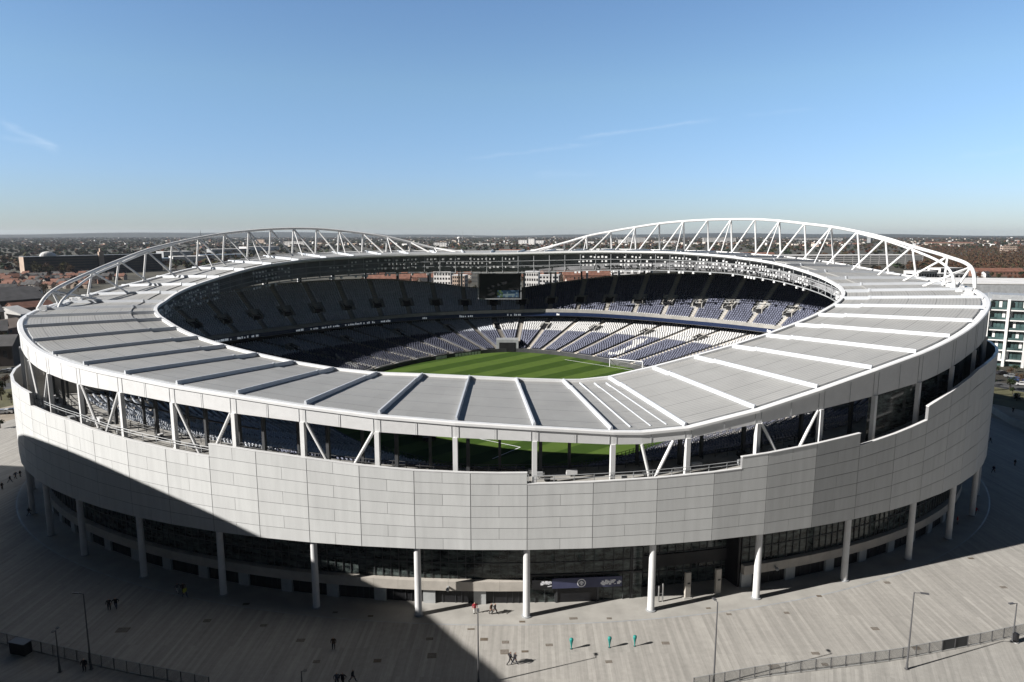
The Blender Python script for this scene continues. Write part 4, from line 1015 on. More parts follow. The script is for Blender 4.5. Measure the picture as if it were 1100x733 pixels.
# drain covers set in the paving
COV = [(520, 687, 1.5, .9), (543, 690, 1.3, .8), (542, 700.5, 1.5, 1.3), (564, 700, 1.3, .6), (616, 664.5, 1.6, .7), (654.5, 664.5, 1.0, .6), (561, 668, 1.2, .6), (590, 693, 1.3, .7), (654, 711, 1.2, .7), (761, 653.5, 1.0, .5), (715, 691, 1.4, .8), (783, 660, 1.0, .6), (880, 640.5, 1.1, .7), (845, 658.5, 1.0, .7), (953, 626, 1.3, .8), (1043, 600, 1.4, .8), (1078, 631, 1.3, .8), (940, 675.5, 1.4, .9), (984.5, 696.5, 1.5, 1.0), (832, 716.5, 1.9, 1.2), (876, 702, 1.4, .7), (886, 714, 1.2, .8), (132, 677, 2.3, 1.5), (222.5, 667, 1.4, 1.0), (264.5, 649, 1.4, .9), (323, 688, 1.5, .9), (340, 711, 1.2, .8), (405.5, 710, 1.4, 1.0), (464, 704.5, 1.6, 1.4), (461.5, 686.5, 1.3, .8), (398, 662, 1.1, .6), (360, 658, 1.0, .6), (283, 672, 1.3, .7), (506, 676, 1.4, .5)]
for i, (x, y, w_, d_2) in enumerate(COV):
    gx, gy = ground(x, y); b = MB(); b.box((gx, gy, .004), (w_ * .8, d_2 * .85, .012), .02 * (i % 5)); b.box((gx, gy, .017), (w_ * .7, d_2 * .68, .004), .02 * (i % 5), 1)
    zone = 'in the deep shade on the left of the plaza' if x < 470 and y > 640 else ('on the sunlit right part of the plaza' if x > 760 else 'on the sunlit middle of the plaza')
    tag(b.build('drain_cover', ['cover', 'cover2'] if i % 3 else ['cover2', 'cover']), 'flat rectangular drain cover ' + zone, 'drain cover', 'drain covers ' + zone)

# ------------------------------------------------------------------ people
def person_mesh(name, stride=0.0, arm=0.1, lean=0.0):
    """one continuous skinned figure 1.75 m tall facing -y: skin radii per joint"""
    J = {}; E_ = []; Rr = {}
    def j(n, p, r, par=None): J[n] = p; Rr[n] = r; (E_.append((par, n)) if par else None)
    j('pelvis', (0, 0, .93), .155); j('belly', (0, -lean * .1, 1.10), .145, 'pelvis'); j('chest', (0, -lean * .25, 1.32), .165, 'belly'); j('neck', (0, -lean * .35, 1.50), .065, 'chest')
    j('head', (0, -lean * .4 - .01, 1.60), .098, 'neck'); j('crown', (0, -lean * .4, 1.70), .08, 'head'); j('nose', (0, -lean * .4 - .11, 1.61), .02, 'head')
    for s, sd in ((1, 'l'), (-1, 'r')):
        k = s * stride
        j('hip' + sd, (s * .10, 0, .88), .105, 'pelvis'); j('knee' + sd, (s * .11, -k * .5 - .03 * abs(stride), .50), .07, 'hip' + sd); j('ankle' + sd, (s * .11, -k * .9 + (.12 if k < 0 else 0), .10 + (.05 if k < 0 else 0)), .048, 'knee' + sd); j('toe' + sd, (s * .125, -k * .9 - .16 + (.12 if k < 0 else 0), .045), .042, 'ankle' + sd)
        j('shoulder' + sd, (s * .19, -lean * .27, 1.41), .075, 'chest'); j('elbow' + sd, (s * (.25 + arm * .3), k * .35 - lean * .1 + .02, 1.13), .052, 'shoulder' + sd); j('wrist' + sd, (s * (.25 + arm * .1), k * .6 - .10 - arm * .3, .90 + arm * .35), .036, 'elbow' + sd)
        for q in range(4): j('finger%s%d' % (sd, q), (s * (.25 + arm * .1), k * .6 - .155 + q * .028 - arm * .3, .80 + arm * .35 + abs(q - 1) * .008), .011, 'wrist' + sd)
        j('thumb' + sd, (s * (.22 + arm * .1), k * .6 - .17 - arm * .3, .85 + arm * .35), .012, 'wrist' + sd)
    names = list(J); me = bpy.data.meshes.new(name + '_skeleton'); me.from_pydata([J[n] for n in names], [(names.index(a), names.index(b_)) for a, b_ in E_], [])
    o = bpy.data.objects.new(name, me); C.objects.link(o); o.modifiers.new('Skin', 'SKIN')
    me.skin_vertices.new() if not me.skin_vertices else None
    for i, n in enumerate(names): me.skin_vertices[0].data[i].radius = (Rr[n], Rr[n])
    me.skin_vertices[0].data[0].use_root = True
    s_ = o.modifiers.new('Sub', 'SUBSURF'); s_.levels = 1; s_.render_levels = 1
    dg = bpy.context.evaluated_depsgraph_get(); m2 = bpy.data.meshes.new_from_object(o.evaluated_get(dg)); bpy.data.objects.remove(o)
    zmin = min(v.co.z for v in m2.vertices)
    for v in m2.vertices: v.co.z -= zmin
    m2.materials.clear()
    for k in range(4): m2.materials.append(M['skin'])
    for p in m2.polygons:
        c = p.center; p.use_smooth = True
        if c.z > 1.66 or (c.z > 1.55 and c.y > .02 - lean * .4): p.material_index = 3
        elif c.z > 1.50: p.material_index = 0
        elif abs(c.x) > .17 and c.z < .9 + arm * .35 and c.z > .6: p.material_index = 0
        elif c.z > .86 or abs(c.x) > .20: p.material_index = 1
        elif c.z < .1: p.material_index = 3
        else: p.material_index = 2
    m2.name = name; return m2
PM = [person_mesh('person', 0.0, .1), person_mesh('person', .32, .15, .1), person_mesh('person', -.28, .3, .15), person_mesh('person', .12, .4, .1)]
CL = {}
def cloth(c):
    if c not in CL: CL[c] = mat('cloth', c, .85, var=.15, vscale=4)
    return CL[c]
K = (.012, .012, .015); NV = (.02, .025, .05); GR = (.10, .10, .11); RD = (.28, .02, .03); YL = (.45, .45, .06); WH = (.55, .55, .53); JE = (.035, .045, .08); BR = (.07, .04, .025); DG = (.03, .04, .03)
PEOPLE = [(2.5, 526, 0, K, K, 1.6, 'person in black walking in front of three others by the left edge'), (11, 518.5, 1, K, NV, 1.8, 'person in dark clothes, second in the line at the left edge'), (17, 514.5, 2, NV, K, 1.5, 'person in navy coat, third in the line at the left edge'), (22, 512.5, 0, K, GR, 1.7, 'person in black coat at the rear of the line of four near the leftmost column'),
    (31.5, 554, 1, K, K, 2.5, 'lone person in black beside the leftmost white column'),
    (117.5, 655, 0, K, K, 0.4, 'person in black standing in the shade, left one of a close pair'), (124.7, 653.5, 3, K, JE, 0.2, 'person in black and dark jeans, right one of a close pair in the shade'),
    (190.5, 637, 2, GR, WH, 1.2, 'person in grey top and pale trousers in the shade under the left overhang'), (199, 641.5, 1, YL, JE, 1.0, 'person in yellow top walking in the shade left of the third column'), (197, 637, 0, BR, K, .6, 'person in brown coat behind the one in the yellow top'),
    (510, 659, 0, RD, WH, 0.3, 'person in red jacket and white trousers outside the ground floor doors'), (527.5, 659.5, 3, BR, K, 1.1, 'person in brown jacket standing close by another near the doors'), (531.5, 660, 1, K, K, 1.3, 'person in black walking right of the brown jacket near the doors'),
    (548, 713.5, 1, K, K, 1.9, 'person in black striding over the sunlit plaza, left one of two'), (553, 714, 2, K, NV, 2.0, 'person in dark navy striding over the sunlit plaza, right one of two'),
    (358.5, 697, 0, BR, K, 0.0, 'lone person in brown coat in the middle of the shaded plaza'), (362, 736.5, 0, GR, K, .3, 'person in grey coat at the bottom edge, left one of three'), (368.5, 736, 3, K, K, -.2, 'person in black at the bottom edge, middle one of three'), (379, 732.5, 1, K, NV, 1.4, 'person in black at the bottom edge, right one of three'),
    (1063.5, 476, 1, K, NV, .7, 'person in black in the shade close to the right end of the wall'), (1090, 500.5, 0, K, K, .4, 'lone person in black standing at the right edge in the shade'), (1067, 508, 2, NV, K, 1.9, 'person in navy by the right end column in the shade'), (1028, 563, 0, RD, K, .9, 'person in red jacket by the right white columns in the shade'), (1047.5, 553.5, 1, RD, GR, 2.2, 'person in red top and grey trousers farther right among the end columns'),
    (91, 721, 0, K, K, .1, 'person in black by the foot of the tall left street lamp'), (1088, 443, 0, K, K, .1, 'person in black on the pale pavement right of the stadium')]
for (x, y, k, top, bot, rz, lab) in PEOPLE:
    gx, gy = ground(x, y); o = bpy.data.objects.new('person', PM[k]); C.objects.link(o); o.location = (gx, gy, .008); o.rotation_euler = (0, 0, rz); s_ = 1.03 + .07 * random.random(); o.scale = (s_ * 1.3, s_ * 1.3, s_ * 1.03)
    for i, c in enumerate(((.42, .27, .2), top, bot, (.025, .018, .014))):
        o.material_slots[i].link = 'OBJECT'; o.material_slots[i].material = cloth(c)
    tag(o, lab, 'person')

# ------------------------------------------------------------------ cars
def car_proto():
    t = empty('parked_car')
    prof = [(-2.1, .35), (-2.15, .7), (-2.0, .88), (-1.1, .95), (-.55, 1.42), (.8, 1.45), (1.55, 1.0), (2.1, .92), (2.2, .6), (2.1, .35)]
    b = MB(); n = len(prof)
    L_ = [(x, -.86 + (.18 if z > 1.2 else 0), z) for x, z in prof]; R2 = [(x, .86 - (.18 if z > 1.2 else 0), z) for x, z in prof]
    b.faces(L_ + R2, [tuple(range(n))[::-1], tuple(range(n, 2 * n))] + [(i, n + i, n + (i + 1) % n, (i + 1) % n)[::-1] for i in range(n)])
    me = b.build('car_body', ['column'], t)
    g_ = MB()
    for s_ in (-1, 1): g_.face([(-.98, s_ * .852, 1.0), (-.52, s_ * .70, 1.37), (.76, s_ * .70, 1.39), (1.40, s_ * .852, 1.02)])
    g_.face([(-1.12, -.74, .985), (-1.12, .74, .985), (-.60, .62, 1.40), (-.60, -.62, 1.40)]); g_.face([(1.54, -.74, 1.03), (1.54, .74, 1.03), (.86, .62, 1.44), (.86, -.62, 1.44)])
    g_.build('windows', ['black'], t)
    for x in (-1.3, 1.35):
        for s_ in (-1, 1): w_ = MB(); w_.tube((x, s_ * .72, .32), (x, s_ * .9, .32), .32, 14); w_.build('wheel', ['black'], t)
    return t
CARP = [mat('car_paint', c, .3, .2) for c in ((.6, .6, .6), (.03, .03, .035), (.05, .09, .22), (.25, .26, .27), (.3, .03, .03))]
def copy_tree(o, parent=None):
    c = o.copy(); C.objects.link(c)
    if parent is not None: c.parent = parent
    for ch in list(o.children): copy_tree(ch, c)
    return c
proto = None
CARN = ['white', 'black', 'blue', 'grey', 'red']
CARS = [(1.5, 444.5, 3, .2), (6, 444.2, 0, .25), (11, 443.6, 1, .2), (16, 443, 2, .2), (9.5, 399.5, 0, .4), (4, 400.5, 3, .4), (14.5, 398, 1, .4), (1091.5, 409, 2, -.3), (1097, 414, 0, -.3), (1086, 405.5, 3, -.3), (1092, 428, 1, 1.0), (1075, 402, 1, .2)]
for i, (x, y, c, rz) in enumerate(CARS):
    gx, gy = ground(x, y)
    if proto is None: proto = car_proto(); t = proto
    else: t = copy_tree(proto)
    t.location = (gx, gy, GZ + .05); t.rotation_euler = (0, 0, rz); t.scale = (1.15,) * 3
    side = ['in the lower parked row left of the stadium', 'in the upper parked row near the left edge', 'in the shaded yard right of the stadium'][0 if i < 4 else (1 if i < 7 else 2)]
    n_same = ['', ', nearer the road', ', by the low wall'][0]
    tag(t, '%s car parked %s' % (CARN[c], side), 'car', 'cars parked around the stadium')
    for ch in t.children:
        if ch.name.startswith('car_body'): ch.material_slots[0].link = 'OBJECT'; ch.material_slots[0].material = CARP[c]
for o in list(bpy.data.objects):
    if o.get('category') == 'car' and abs(o.location.x - ground(1092, 428)[0]) < .1: o['label'] = 'black car parked alone beyond the low wall right of the stadium'

# low wall right of the stadium
q0, q1, q2 = [np.array(ground(*q)) for q in ((1064, 442), (1086, 456), (1120, 470))]
b = MB()
for a, c in ((q0, q1), (q1, q2)):
    e_ = (c - a) / np.linalg.norm(c - a); s_ = np.array([-e_[1], e_[0]]) * .3; b.hexa([(*(a + s_), GZ), (*(a - s_), GZ), (*(c - s_), GZ), (*(c + s_), GZ)], [(*(a + s_), 2.2), (*(a - s_), 2.2), (*(c - s_), 2.0), (*(c + s_), 2.0)])
tag(b.build('low_wall', ['concrete']), 'low concrete wall in the shade right of the stadium', 'wall')

# ================================================================== trees
def leaf_cloud(n, rad, seed, size, flat=.8, lobes=7):
    r = np.random.default_rng(seed); cs = r.normal(size=(lobes, 3)); cs /= np.linalg.norm(cs, axis=1)[:, None]; cs *= (r.random((lobes, 1)) ** .5) * .62; cs[:, 2] = cs[:, 2] * flat
    rs = .28 + .28 * r.random(lobes); k = r.integers(0, lobes, n); d = r.normal(size=(n, 3)); d /= np.linalg.norm(d, axis=1)[:, None]
    p = (cs[k] + d * (rs[k] * r.random(n) ** .4)[:, None]) * np.array(rad)
    a = r.normal(size=(n, 3)); a /= np.linalg.norm(a, axis=1)[:, None]; b_ = np.cross(a, r.normal(size=(n, 3))); b_ /= np.linalg.norm(b_, axis=1)[:, None]
    s_ = size * (.6 + .8 * r.random(n))[:, None]
    return np.stack([p - a * s_ - b_ * s_, p + a * s_ - b_ * s_ * .6, p + a * s_ + b_ * s_, p - a * s_ * .6 + b_ * s_], 1), r.random(n)
def quad_mesh(name, Q, mats, mi=None, tint=None):
    n = len(Q); me = bpy.data.meshes.new(name); me.vertices.add(n * 4); me.vertices.foreach_set('co', Q.reshape(-1)); me.loops.add(n * 4); me.loops.foreach_set('vertex_index', np.arange(n * 4, dtype=np.int32)); me.polygons.add(n); me.polygons.foreach_set('loop_start', np.arange(0, n * 4, 4, dtype=np.int32))
    for m_ in mats: me.materials.append(M[m_])
    if mi is not None: me.polygons.foreach_set('material_index', mi.astype(np.int32))
    me.update(calc_edges=True)
    if tint is not None: me.attributes.new('tint', 'FLOAT', 'FACE').data.foreach_set('value', tint)
    return me
CR = {}
for k in range(4):
    for v in range(3):
        Q, t_ = leaf_cloud(420, (1, 1, 1.05), 100 + k * 10 + v, .075 if k != 1 else .05); CR[k, v] = quad_mesh('crown', Q, ['leaf%d' % k], None, t_)
def trunk_mesh(seed):
    r = random.Random(seed); b = MB(); b.tube((0, 0, -.1), (0, 0, .55), .045, 7, .03)
    for i in range(6): a = i * 1.05 + r.random(); b.tube((0, 0, .3 + .05 * i), (.32 * math.cos(a), .32 * math.sin(a), .75 + .1 * r.random()), .02, 5, .006)
    o = b.build('trunk', ['trunk']); me = o.data; bpy.data.objects.remove(o); return me
TRK = [trunk_mesh(i) for i in range(3)]
TK = ['dark evergreen tree', 'bare brown tree', 'olive green tree', 'russet autumn tree']
def tree(x, y, h, k, label, group):
    t = empty('tree', (x, y, GZ), random.random() * 6); tag(t, label, 'tree', group); v = random.randrange(3)
    o = link('trunk', TRK[v], t); o.scale = (h,) * 3
    o = link('crown', CR[k, v], t); o.location = (0, 0, h * .62); o.scale = (h * .42, h * .42, h * .42)
    return t

# ================================================================== the town
def house_mesh(seed, wallm, roofm):
    r = random.Random(seed); w_, d_, e_, rg = 8 + 4 * r.random(), 7 + 2 * r.random(), 5 + 1.2 * r.random(), 3 + r.random()
    b = MB(); x, y = w_ / 2, d_ / 2
    b.faces([(-x, -y, 0), (x, -y, 0), (x, y, 0), (-x, y, 0), (-x, -y, e_), (x, -y, e_), (x, y, e_), (-x, y, e_), (-x, 0, e_ + rg), (x, 0, e_ + rg)], [(0, 1, 5, 4), (2, 3, 7, 6), (1, 2, 6, 9, 5), (3, 0, 4, 8, 7)], 0)
    o_ = .4
    for s_ in (-1, 1):
        b.hexa([(-x - o_, s_ * (y + o_), e_ - .35), (x + o_, s_ * (y + o_), e_ - .35), (x + o_, 0, e_ + rg), (-x - o_, 0, e_ + rg)], [(-x - o_, s_ * (y + o_), e_ - .1), (x + o_, s_ * (y + o_), e_ - .1), (x + o_, 0, e_ + rg + .28), (-x - o_, 0, e_ + rg + .28)], 1)
    b.box((x * .6, .6, e_ + rg * .5), (.9, .7, rg * .5 + 1.3), 0, 2)
    for zz in (1.0, 3.6):
        for xx in (-.55, 0, .5): 
            for s_ in (-1, 1): b.box((xx * w_ * .8, s_ * (y + .01), zz), (1.1, .06, 1.3), 0, 3)
    for s_ in (-1, 1): b.box((s_ * (x + .01), 0, 3.4), (.06, 1.1, 1.3), 0, 3)
    o = b.build('house', [wallm, roofm, 'brick', 'black']); me = o.data; bpy.data.objects.remove(o); return me
HM = [house_mesh(1, 'brick', 'tile'), house_mesh(2, 'beige', 'tile'), house_mesh(3, 'render', 'slate'), house_mesh(4, 'brick', 'slate'), house_mesh(5, 'render', 'tile'), house_mesh(6, 'cream', 'slate')]
HN = ['red brick house with clay tile roof', 'beige house with red tile roof', 'pale house with slate roof', 'brick house with dark slate roof', 'pale house with clay tile roof', 'white house with dark roof']
def zone_of(x):
    return 'beyond the left roof truss' if x < 330 else ('beyond the middle of the far roof' if x < 600 else ('beyond the right roof truss' if x < 1000 else 'at the right edge beyond the stadium'))
def house(x, y, k, rz, zone, s_=1.0):
    o = link('house', HM[k]); o.location = (x, y, GZ - .05); o.rotation_euler = (0, 0, rz); o.scale = (s_,) * 3; tag(o, HN[k] + ' ' + zone, 'house', HN[k].split(' with')[0] + 's ' + zone); return o
rr = random.Random(21)
TAKEN = []
def free(x, y, d):
    for (a, c, e_) in TAKEN:
        if (a - x) ** 2 + (c - y) ** 2 < (d + e_) ** 2: return False
    TAKEN.append((x, y, d)); return True
def block(name, p0, p1, depth, h, wallm, label, cat='building', floors=0, nwin=0, roofm='midsteel', trim=None, winm='black', parts=None):
    """a slab building whose front runs from p0 to p1; windows are real boxes set in the front and end walls"""
    p0, p1 = np.array(p0, float), np.array(p1, float); e_ = p1 - p0; L_ = np.linalg.norm(e_); e_ /= L_; nn = np.array([-e_[1], e_[0]])
    if nn @ p0 < 0: nn = -nn
    mid = (p0 + p1) / 2 + nn * depth / 2; an = math.atan2(e_[1], e_[0]); t = tag(empty(name, (*mid, GZ), an), label, cat)
    fs = -1 if (np.array([-e_[1], e_[0]]) @ nn) > 0 else 1
    b = MB(); b.box((0, 0, -.05), (L_, depth, h)); b.build('wall', [wallm], t)
    b = MB(); b.box((0, 0, h - .05), (L_ + .6, depth + .6, .5)); b.build('roof', [trim or roofm], t)
    if floors:
        for f in range(floors):
            z = h * (f + .28) / floors; wh = h / floors * .48
            if nwin * floors > 60:            # ribbon glazing, one continuous strip a storey
                b = MB(); b.box((0, fs * depth / 2, z), (L_ * .96, .3, wh)); b.build('ribbon_window', [winm], t)
            else:
                b = MB(); b.box((0, 0, 0), (L_ / nwin * .55, .3, wh)); o = b.build('window', [winm], t); o.location = (-L_ / 2 + L_ * .5 / nwin, fs * depth / 2, z)
                for i in range(1, nwin):
                    c = o.copy(); C.objects.link(c); c.location = (-L_ / 2 + L_ * (i + .5) / nwin, fs * depth / 2, z)
            for s_ in (-1, 1):
                b = MB(); b.box((s_ * L_ / 2, 0, z), (.3, depth * .7, wh)); b.build('ribbon_window', [winm], t)
    TAKEN.append((mid[0], mid[1], L_ * .45)); return t, L_, fs
g = ground
# left
t, L_, fs = block('office_block', g(27.5, 297), g(175, 290.5), 15, 27.5, 'browndark', 'long block, its front coloured dark for shade, with pale roof edge behind the left roof truss', floors=7, nwin=46, trim='midsteel')  # dark wall colour carries the shade on this front
b = MB(); b.box((-L_ / 2 - .3, fs * -.0, 0), (.5, 15.2, 27.3)); b.build('end_wall', ['beige'], t)
b = MB(); V = [(-L_ * .33 + 11 * math.cos(a) * math.cos(c), 7 * math.sin(a) * math.cos(c), 27.8 + 7 * math.sin(c)) for c in np.linspace(0, 1.5, 6) for a in np.linspace(0, 2 * math.pi, 16, endpoint=False)]; b.faces(V, [(k * 16 + i, k * 16 + (i + 1) % 16, (k + 1) * 16 + (i + 1) % 16, (k + 1) * 16 + i) for k in range(5) for i in range(16)]); b.build('roof_dome', ['cream'], t)
b = MB(); b.box((L_ * .02, -fs * 0 + fs * 8.2, 0), (7, 4, 33)); b.box((L_ * .02, fs * 8.2, 33), (3, 3, 5)); b.build('stair_tower', ['beige'], t)
def shed(p0, p1, depth, e_h, rg, wallm, roofm, label, cat='building', ends=None):
    p0, p1 = np.array(p0, float), np.array(p1, float); e_ = p1 - p0; L_ = np.linalg.norm(e_); e_ /= L_; nn = np.array([-e_[1], e_[0]])
    if nn @ p0 < 0: nn = -nn
    mid = (p0 + p1) / 2 + nn * depth / 2; an = math.atan2(e_[1], e_[0]); t = tag(empty('gabled_building', (*mid, GZ), an), label, cat); x, y = L_ / 2, depth / 2
    b = MB(); b.faces([(-x, -y, -.05), (x, -y, -.05), (x, y, -.05), (-x, y, -.05), (-x, -y, e_h), (x, -y, e_h), (x, y, e_h), (-x, y, e_h), (-x, 0, e_h + rg), (x, 0, e_h + rg)], [(0, 1, 5, 4), (2, 3, 7, 6), (1, 2, 6, 9, 5), (3, 0, 4, 8, 7)]); b.build('wall', [wallm], t)
    b = MB()
    for s_ in (-1, 1): b.hexa([(-x - .5, s_ * (y + .5), e_h - .3), (x + .5, s_ * (y + .5), e_h - .3), (x + .5, 0, e_h + rg), (-x - .5, 0, e_h + rg)], [(-x - .5, s_ * (y + .5), e_h), (x + .5, s_ * (y + .5), e_h), (x + .5, 0, e_h + rg + .35), (-x - .5, 0, e_h + rg + .35)])
    b.build('roof', [roofm], t); n_ = max(2, int(L_ / 5))
    for k in range(n_):
        for s_ in (-1, 1):
            b = MB(); b.box((-x + L_ * (k + .5) / n_, s_ * y, e_h * .45), (1.5, .25, e_h * .32)); b.build('window', ['black'], t)
    TAKEN.append((mid[0], mid[1], max(L_, depth) * .55)); return t
shed(g(-45, 340), g(52, 331.5), 46, 9, 8.5, 'browndark', 'slate', 'large hall with wide dark slate roof left of the stadium, below the red terraces')
shed(g(17, 341), g(60, 337), 16, 6.5, 3.5, 'brick', 'tile', 'low red brick building in front of the dark hall, near the truss foot')
shed(g(23, 346), g(37, 344), 26, 5.5, 4.5, 'cream', 'cream', 'white gabled shed beside the foot of the left truss')
shed(g(-30, 352), g(6, 349), 22, 9, 4.5, 'beige', 'slate', 'beige gabled house at the left edge in front of the dark hall')
shed(g(-60, 372), g(9, 367), 22, 6.5, 4.5, 'browndark', 'slate', 'dark roofed row at the left edge, nearest but one to the stadium')
shed(g(8, 362), g(34, 357), 18, 5, 4.0, 'brick', 'beige', 'brown tiled low building close behind the left roof rim')
t = shed(g(-50, 396), g(15, 393), 14, 9.5, 4.0, 'browndark', 'slate', 'dark brick house with skylight beside the upper parked cars at the left edge')
b = MB(); b.box((18, -5.5, 9.9), (2.6, 1.6, .9)); b.build('skylight', ['midsteel'], t)
for i, (x0, x1, y0) in enumerate(((150, 185, 283), (186, 222, 282), (176, 208, 277), (215, 262, 278), (228, 270, 272), (265, 300, 270))):
    block('warehouse', g(x0, y0), g(x1, y0 - .8), 45, 9 + 3 * (i % 3), 'cream' if i % 2 else 'midsteel', ['low grey warehouse just right of the long dark block', 'pale warehouse second right of the long dark block', 'small grey warehouse in the row behind the pale one', 'long white warehouse seen between the left truss legs', 'grey warehouse farther back between the left truss legs', 'white warehouse left of the middle of the left truss'][i], 'warehouse', trim='cream' if i % 3 else 'steel')
# right
t, L_, fs = block('apartment_block', g(1052, 391), g(1190, 401), 40, 30, 'glassg', 'modern glass apartment block with white frame and balconies right of the stadium', trim='midsteel')
y_ = fs * 20
for f in range(6):
    b = MB(); b.box((0, y_ + fs * .9, 2.6 + 4.6 * f), (L_ + 1, 2.2, .55)); b.build('floor_slab', ['cream'], t)
    if f:
        b = MB(); b.box((0, y_ + fs * 1.9, 3.2 + 4.6 * f), (L_, .08, 1.0)); b.build('balcony_glass', ['glassg'], t)
for k in range(7):
    x = -L_ / 2 + 1 + (L_ - 2) * k / 6; b = MB(); b.box((x, y_ + fs * 2.2, -.05), (1.0, .8, 31)); b.build('pier', ['cream'], t)
    for f in range(6):
        for s_ in (.2, .4, .6, .8):
            b = MB(); b.box((x + L_ / 6 * s_, y_ + fs * .12, 3.2 + 4.6 * f), (1.1, .2, 3.6))
            if k < 3: b.build('window', ['cream' if (k * 3 + f + int(s_ * 5)) % 4 == 0 else 'glassg'], t)
b = MB(); b.box((0, y_ - fs * 6, 30.4), (L_ - 4, 14, 2.4)); b.build('penthouse', ['midsteel'], t)
t2, L2, f2 = block('flat_roofed_hall', g(1030, 352), g(1240, 356), 60, 28.5, 'midsteel', 'broad white flat roofed hall behind the glass apartment block', trim='cream')
t, L_, fs = block('car_park_building', g(828, 285), g(990, 284), 60, 18, 'midsteel', 'long low tiered building with white floor bands behind the right truss', trim='cream')
for f in range(5):
    b = MB(); b.box((0, fs * 31, 2 + 3.9 * f), (L_ + 2, 3, 1.6)); b.build('floor_band', ['cream'], t)
for k in range(18): b = MB(); b.box((-L_ / 2 + L_ * k / 17, fs * 31.5, 0), (1.2, 1.2, 18)); b.build('pier', ['cream'], t)
for i, (x0, x1, y0, h, lab) in enumerate(((986, 1006, 303, 13, 'white pavilion close behind the right truss end'), (1004, 1040, 301, 8, 'low white pavilion with dark openings behind the right truss end'), (1010, 1034, 295, 9, 'grey white shed behind the low pavilion'))):
    block('pavilion', g(x0, y0), g(x1, y0 - .6), 22, h, 'cream', lab, 'pavilion', floors=1, nwin=7, trim='cream')
FARB = [(671, 693, 261.5, 36, 'cream', 'white slab block left of the right truss top, on the skyline'), (664, 672, 261.8, 24, 'cream', 'small white block next to the skyline slab'), (703, 728, 261.4, 14, 'cream', 'long pale low block right of the skyline slab'), (755, 790, 260.5, 32, 'cream', 'wide white slab between the tallest right truss legs'), (851, 905, 258.5, 20, 'cream', 'very long pale block near the horizon behind the right truss'), (557, 566, 263.0, 26, 'cream', 'white tower block, first of three over the far roof gap'), (567.5, 574, 263.6, 34, 'cream', 'white tower block, tallest of three over the far roof gap'), (575.5, 584, 263.4, 24, 'cream', 'white tower block, third of three over the far roof gap'), (931, 935, 262, 42, 'midsteel', 'slim grey tower on the skyline near the right truss'), (275, 284, 262, 25, 'beige', 'brownish block between the left truss legs'), (305, 327, 264.5, 22, 'cream', 'white block between the middle legs of the left truss'), (466, 480, 265, 18, 'cream', 'pale block near the right end of the left truss'), (1077, 1092, 271.5, 20, 'beige', 'brick tower like block at the right edge'), (508, 532, 263.5, 10, 'cream', 'long low pale block right of the white water tower')]
for i, (x0, x1, y0, h, wm, lab) in enumerate(FARB): block('apartment_block', g(x0, y0), g(x1, y0 + .05), 18, h, wm, lab, 'building', floors=max(2, h // 6), nwin=max(4, int((x1 - x0) * .6)), trim=wm)
for i, (x0, x1, y0, h, wm, rm, lab) in enumerate(((395, 440, 306.5, 8, 'brick', 'tile', 'red terrace seen through the far left gap under the roof'), (437, 466, 305, 8, 'beige', 'tile', 'beige and red terrace in the gap right of the longer red one'), (606, 655, 303.5, 9, 'brick', 'tile', 'red terrace seen through the gap right of the screen'), (782, 832, 276.5, 8, 'beige', 'tile', 'long red roofed terrace behind the right truss legs'), (536, 562, 272.5, 8, 'brick', 'tile', 'red brick terrace above the middle of the far roof'), (994, 1046, 262.8, 10, 'beige', 'tile', 'long pinkish terrace near the skyline on the right'), (1045, 1100, 297, 7, 'brick', 'tile', 'red roofed terrace below the brown wood at the right edge'))):
    shed(g(x0, y0), g(x1, y0 + .1), 14, h, 4.5, wm, rm, lab, 'terrace')
for i, (x0, x1, y0, h, lab) in enumerate(((466, 484, 311, 19, 'white block with arched look seen through the gap left of the screen'), (486, 499, 312, 16, 'grey block next to the screen in the left gap'), (563, 578, 314, 21, 'white block right of the screen in the gap'), (579, 600, 312, 16, 'pale block farther right in the gap beside the screen'), (657, 700, 302, 12, 'long pale block at the right end of the gap'))):
    block('apartment_block', g(x0, y0), g(x1, y0 + .2), 16, h, 'cream' if i != 1 else 'beige', lab, floors=4, nwin=6, trim='cream')
# water tower with mast on the skyline
gx, gy = g(493, 261.2); t = tag(empty('water_tower', (gx, gy, GZ)), 'white round water tower with a thin mast on the skyline', 'water tower'); hh = 33
b = MB(); b.tube((0, 0, 0), (0, 0, hh), 5, 14, 4); b.build('tower_shaft', ['cream'], t)
b = MB(); V = [(13 * math.cos(a) * math.cos(c), 13 * math.sin(a) * math.cos(c), hh + 9 * math.sin(c)) for c in np.linspace(-1.5, 1.5, 9) for a in np.linspace(0, 2 * math.pi, 18, endpoint=False)]; b.faces(V, [(k * 18 + i, k * 18 + (i + 1) % 18, (k + 1) * 18 + (i + 1) % 18, (k + 1) * 18 + i) for k in range(8) for i in range(18)]); b.build('tank', ['cream'], t)
b = MB(); b.tube((25, 0, 0), (25, 0, 80), 1.6, 6, .6); b.build('mast', ['midsteel'], t)
gx, gy = g(216, 259.5); t = tag(empty('lattice_mast', (gx, gy, GZ)), 'thin dark lattice mast on the skyline above the left truss', 'mast')
b = MB()
for s_ in ((-3, -3), (3, -3), (3, 3), (-3, 3)): b.tube((*s_, 0), (0, 0, 95), .8, 5, .4)
for z in range(10, 90, 10): f = 3 * (1 - z / 95); b.tube((-f, -f, z), (f, -f, z + 6), .4, 4); b.tube((f, -f, z), (-f, f, z + 6), .4, 4)
b.build('mast_frame', ['darksteel'], t)
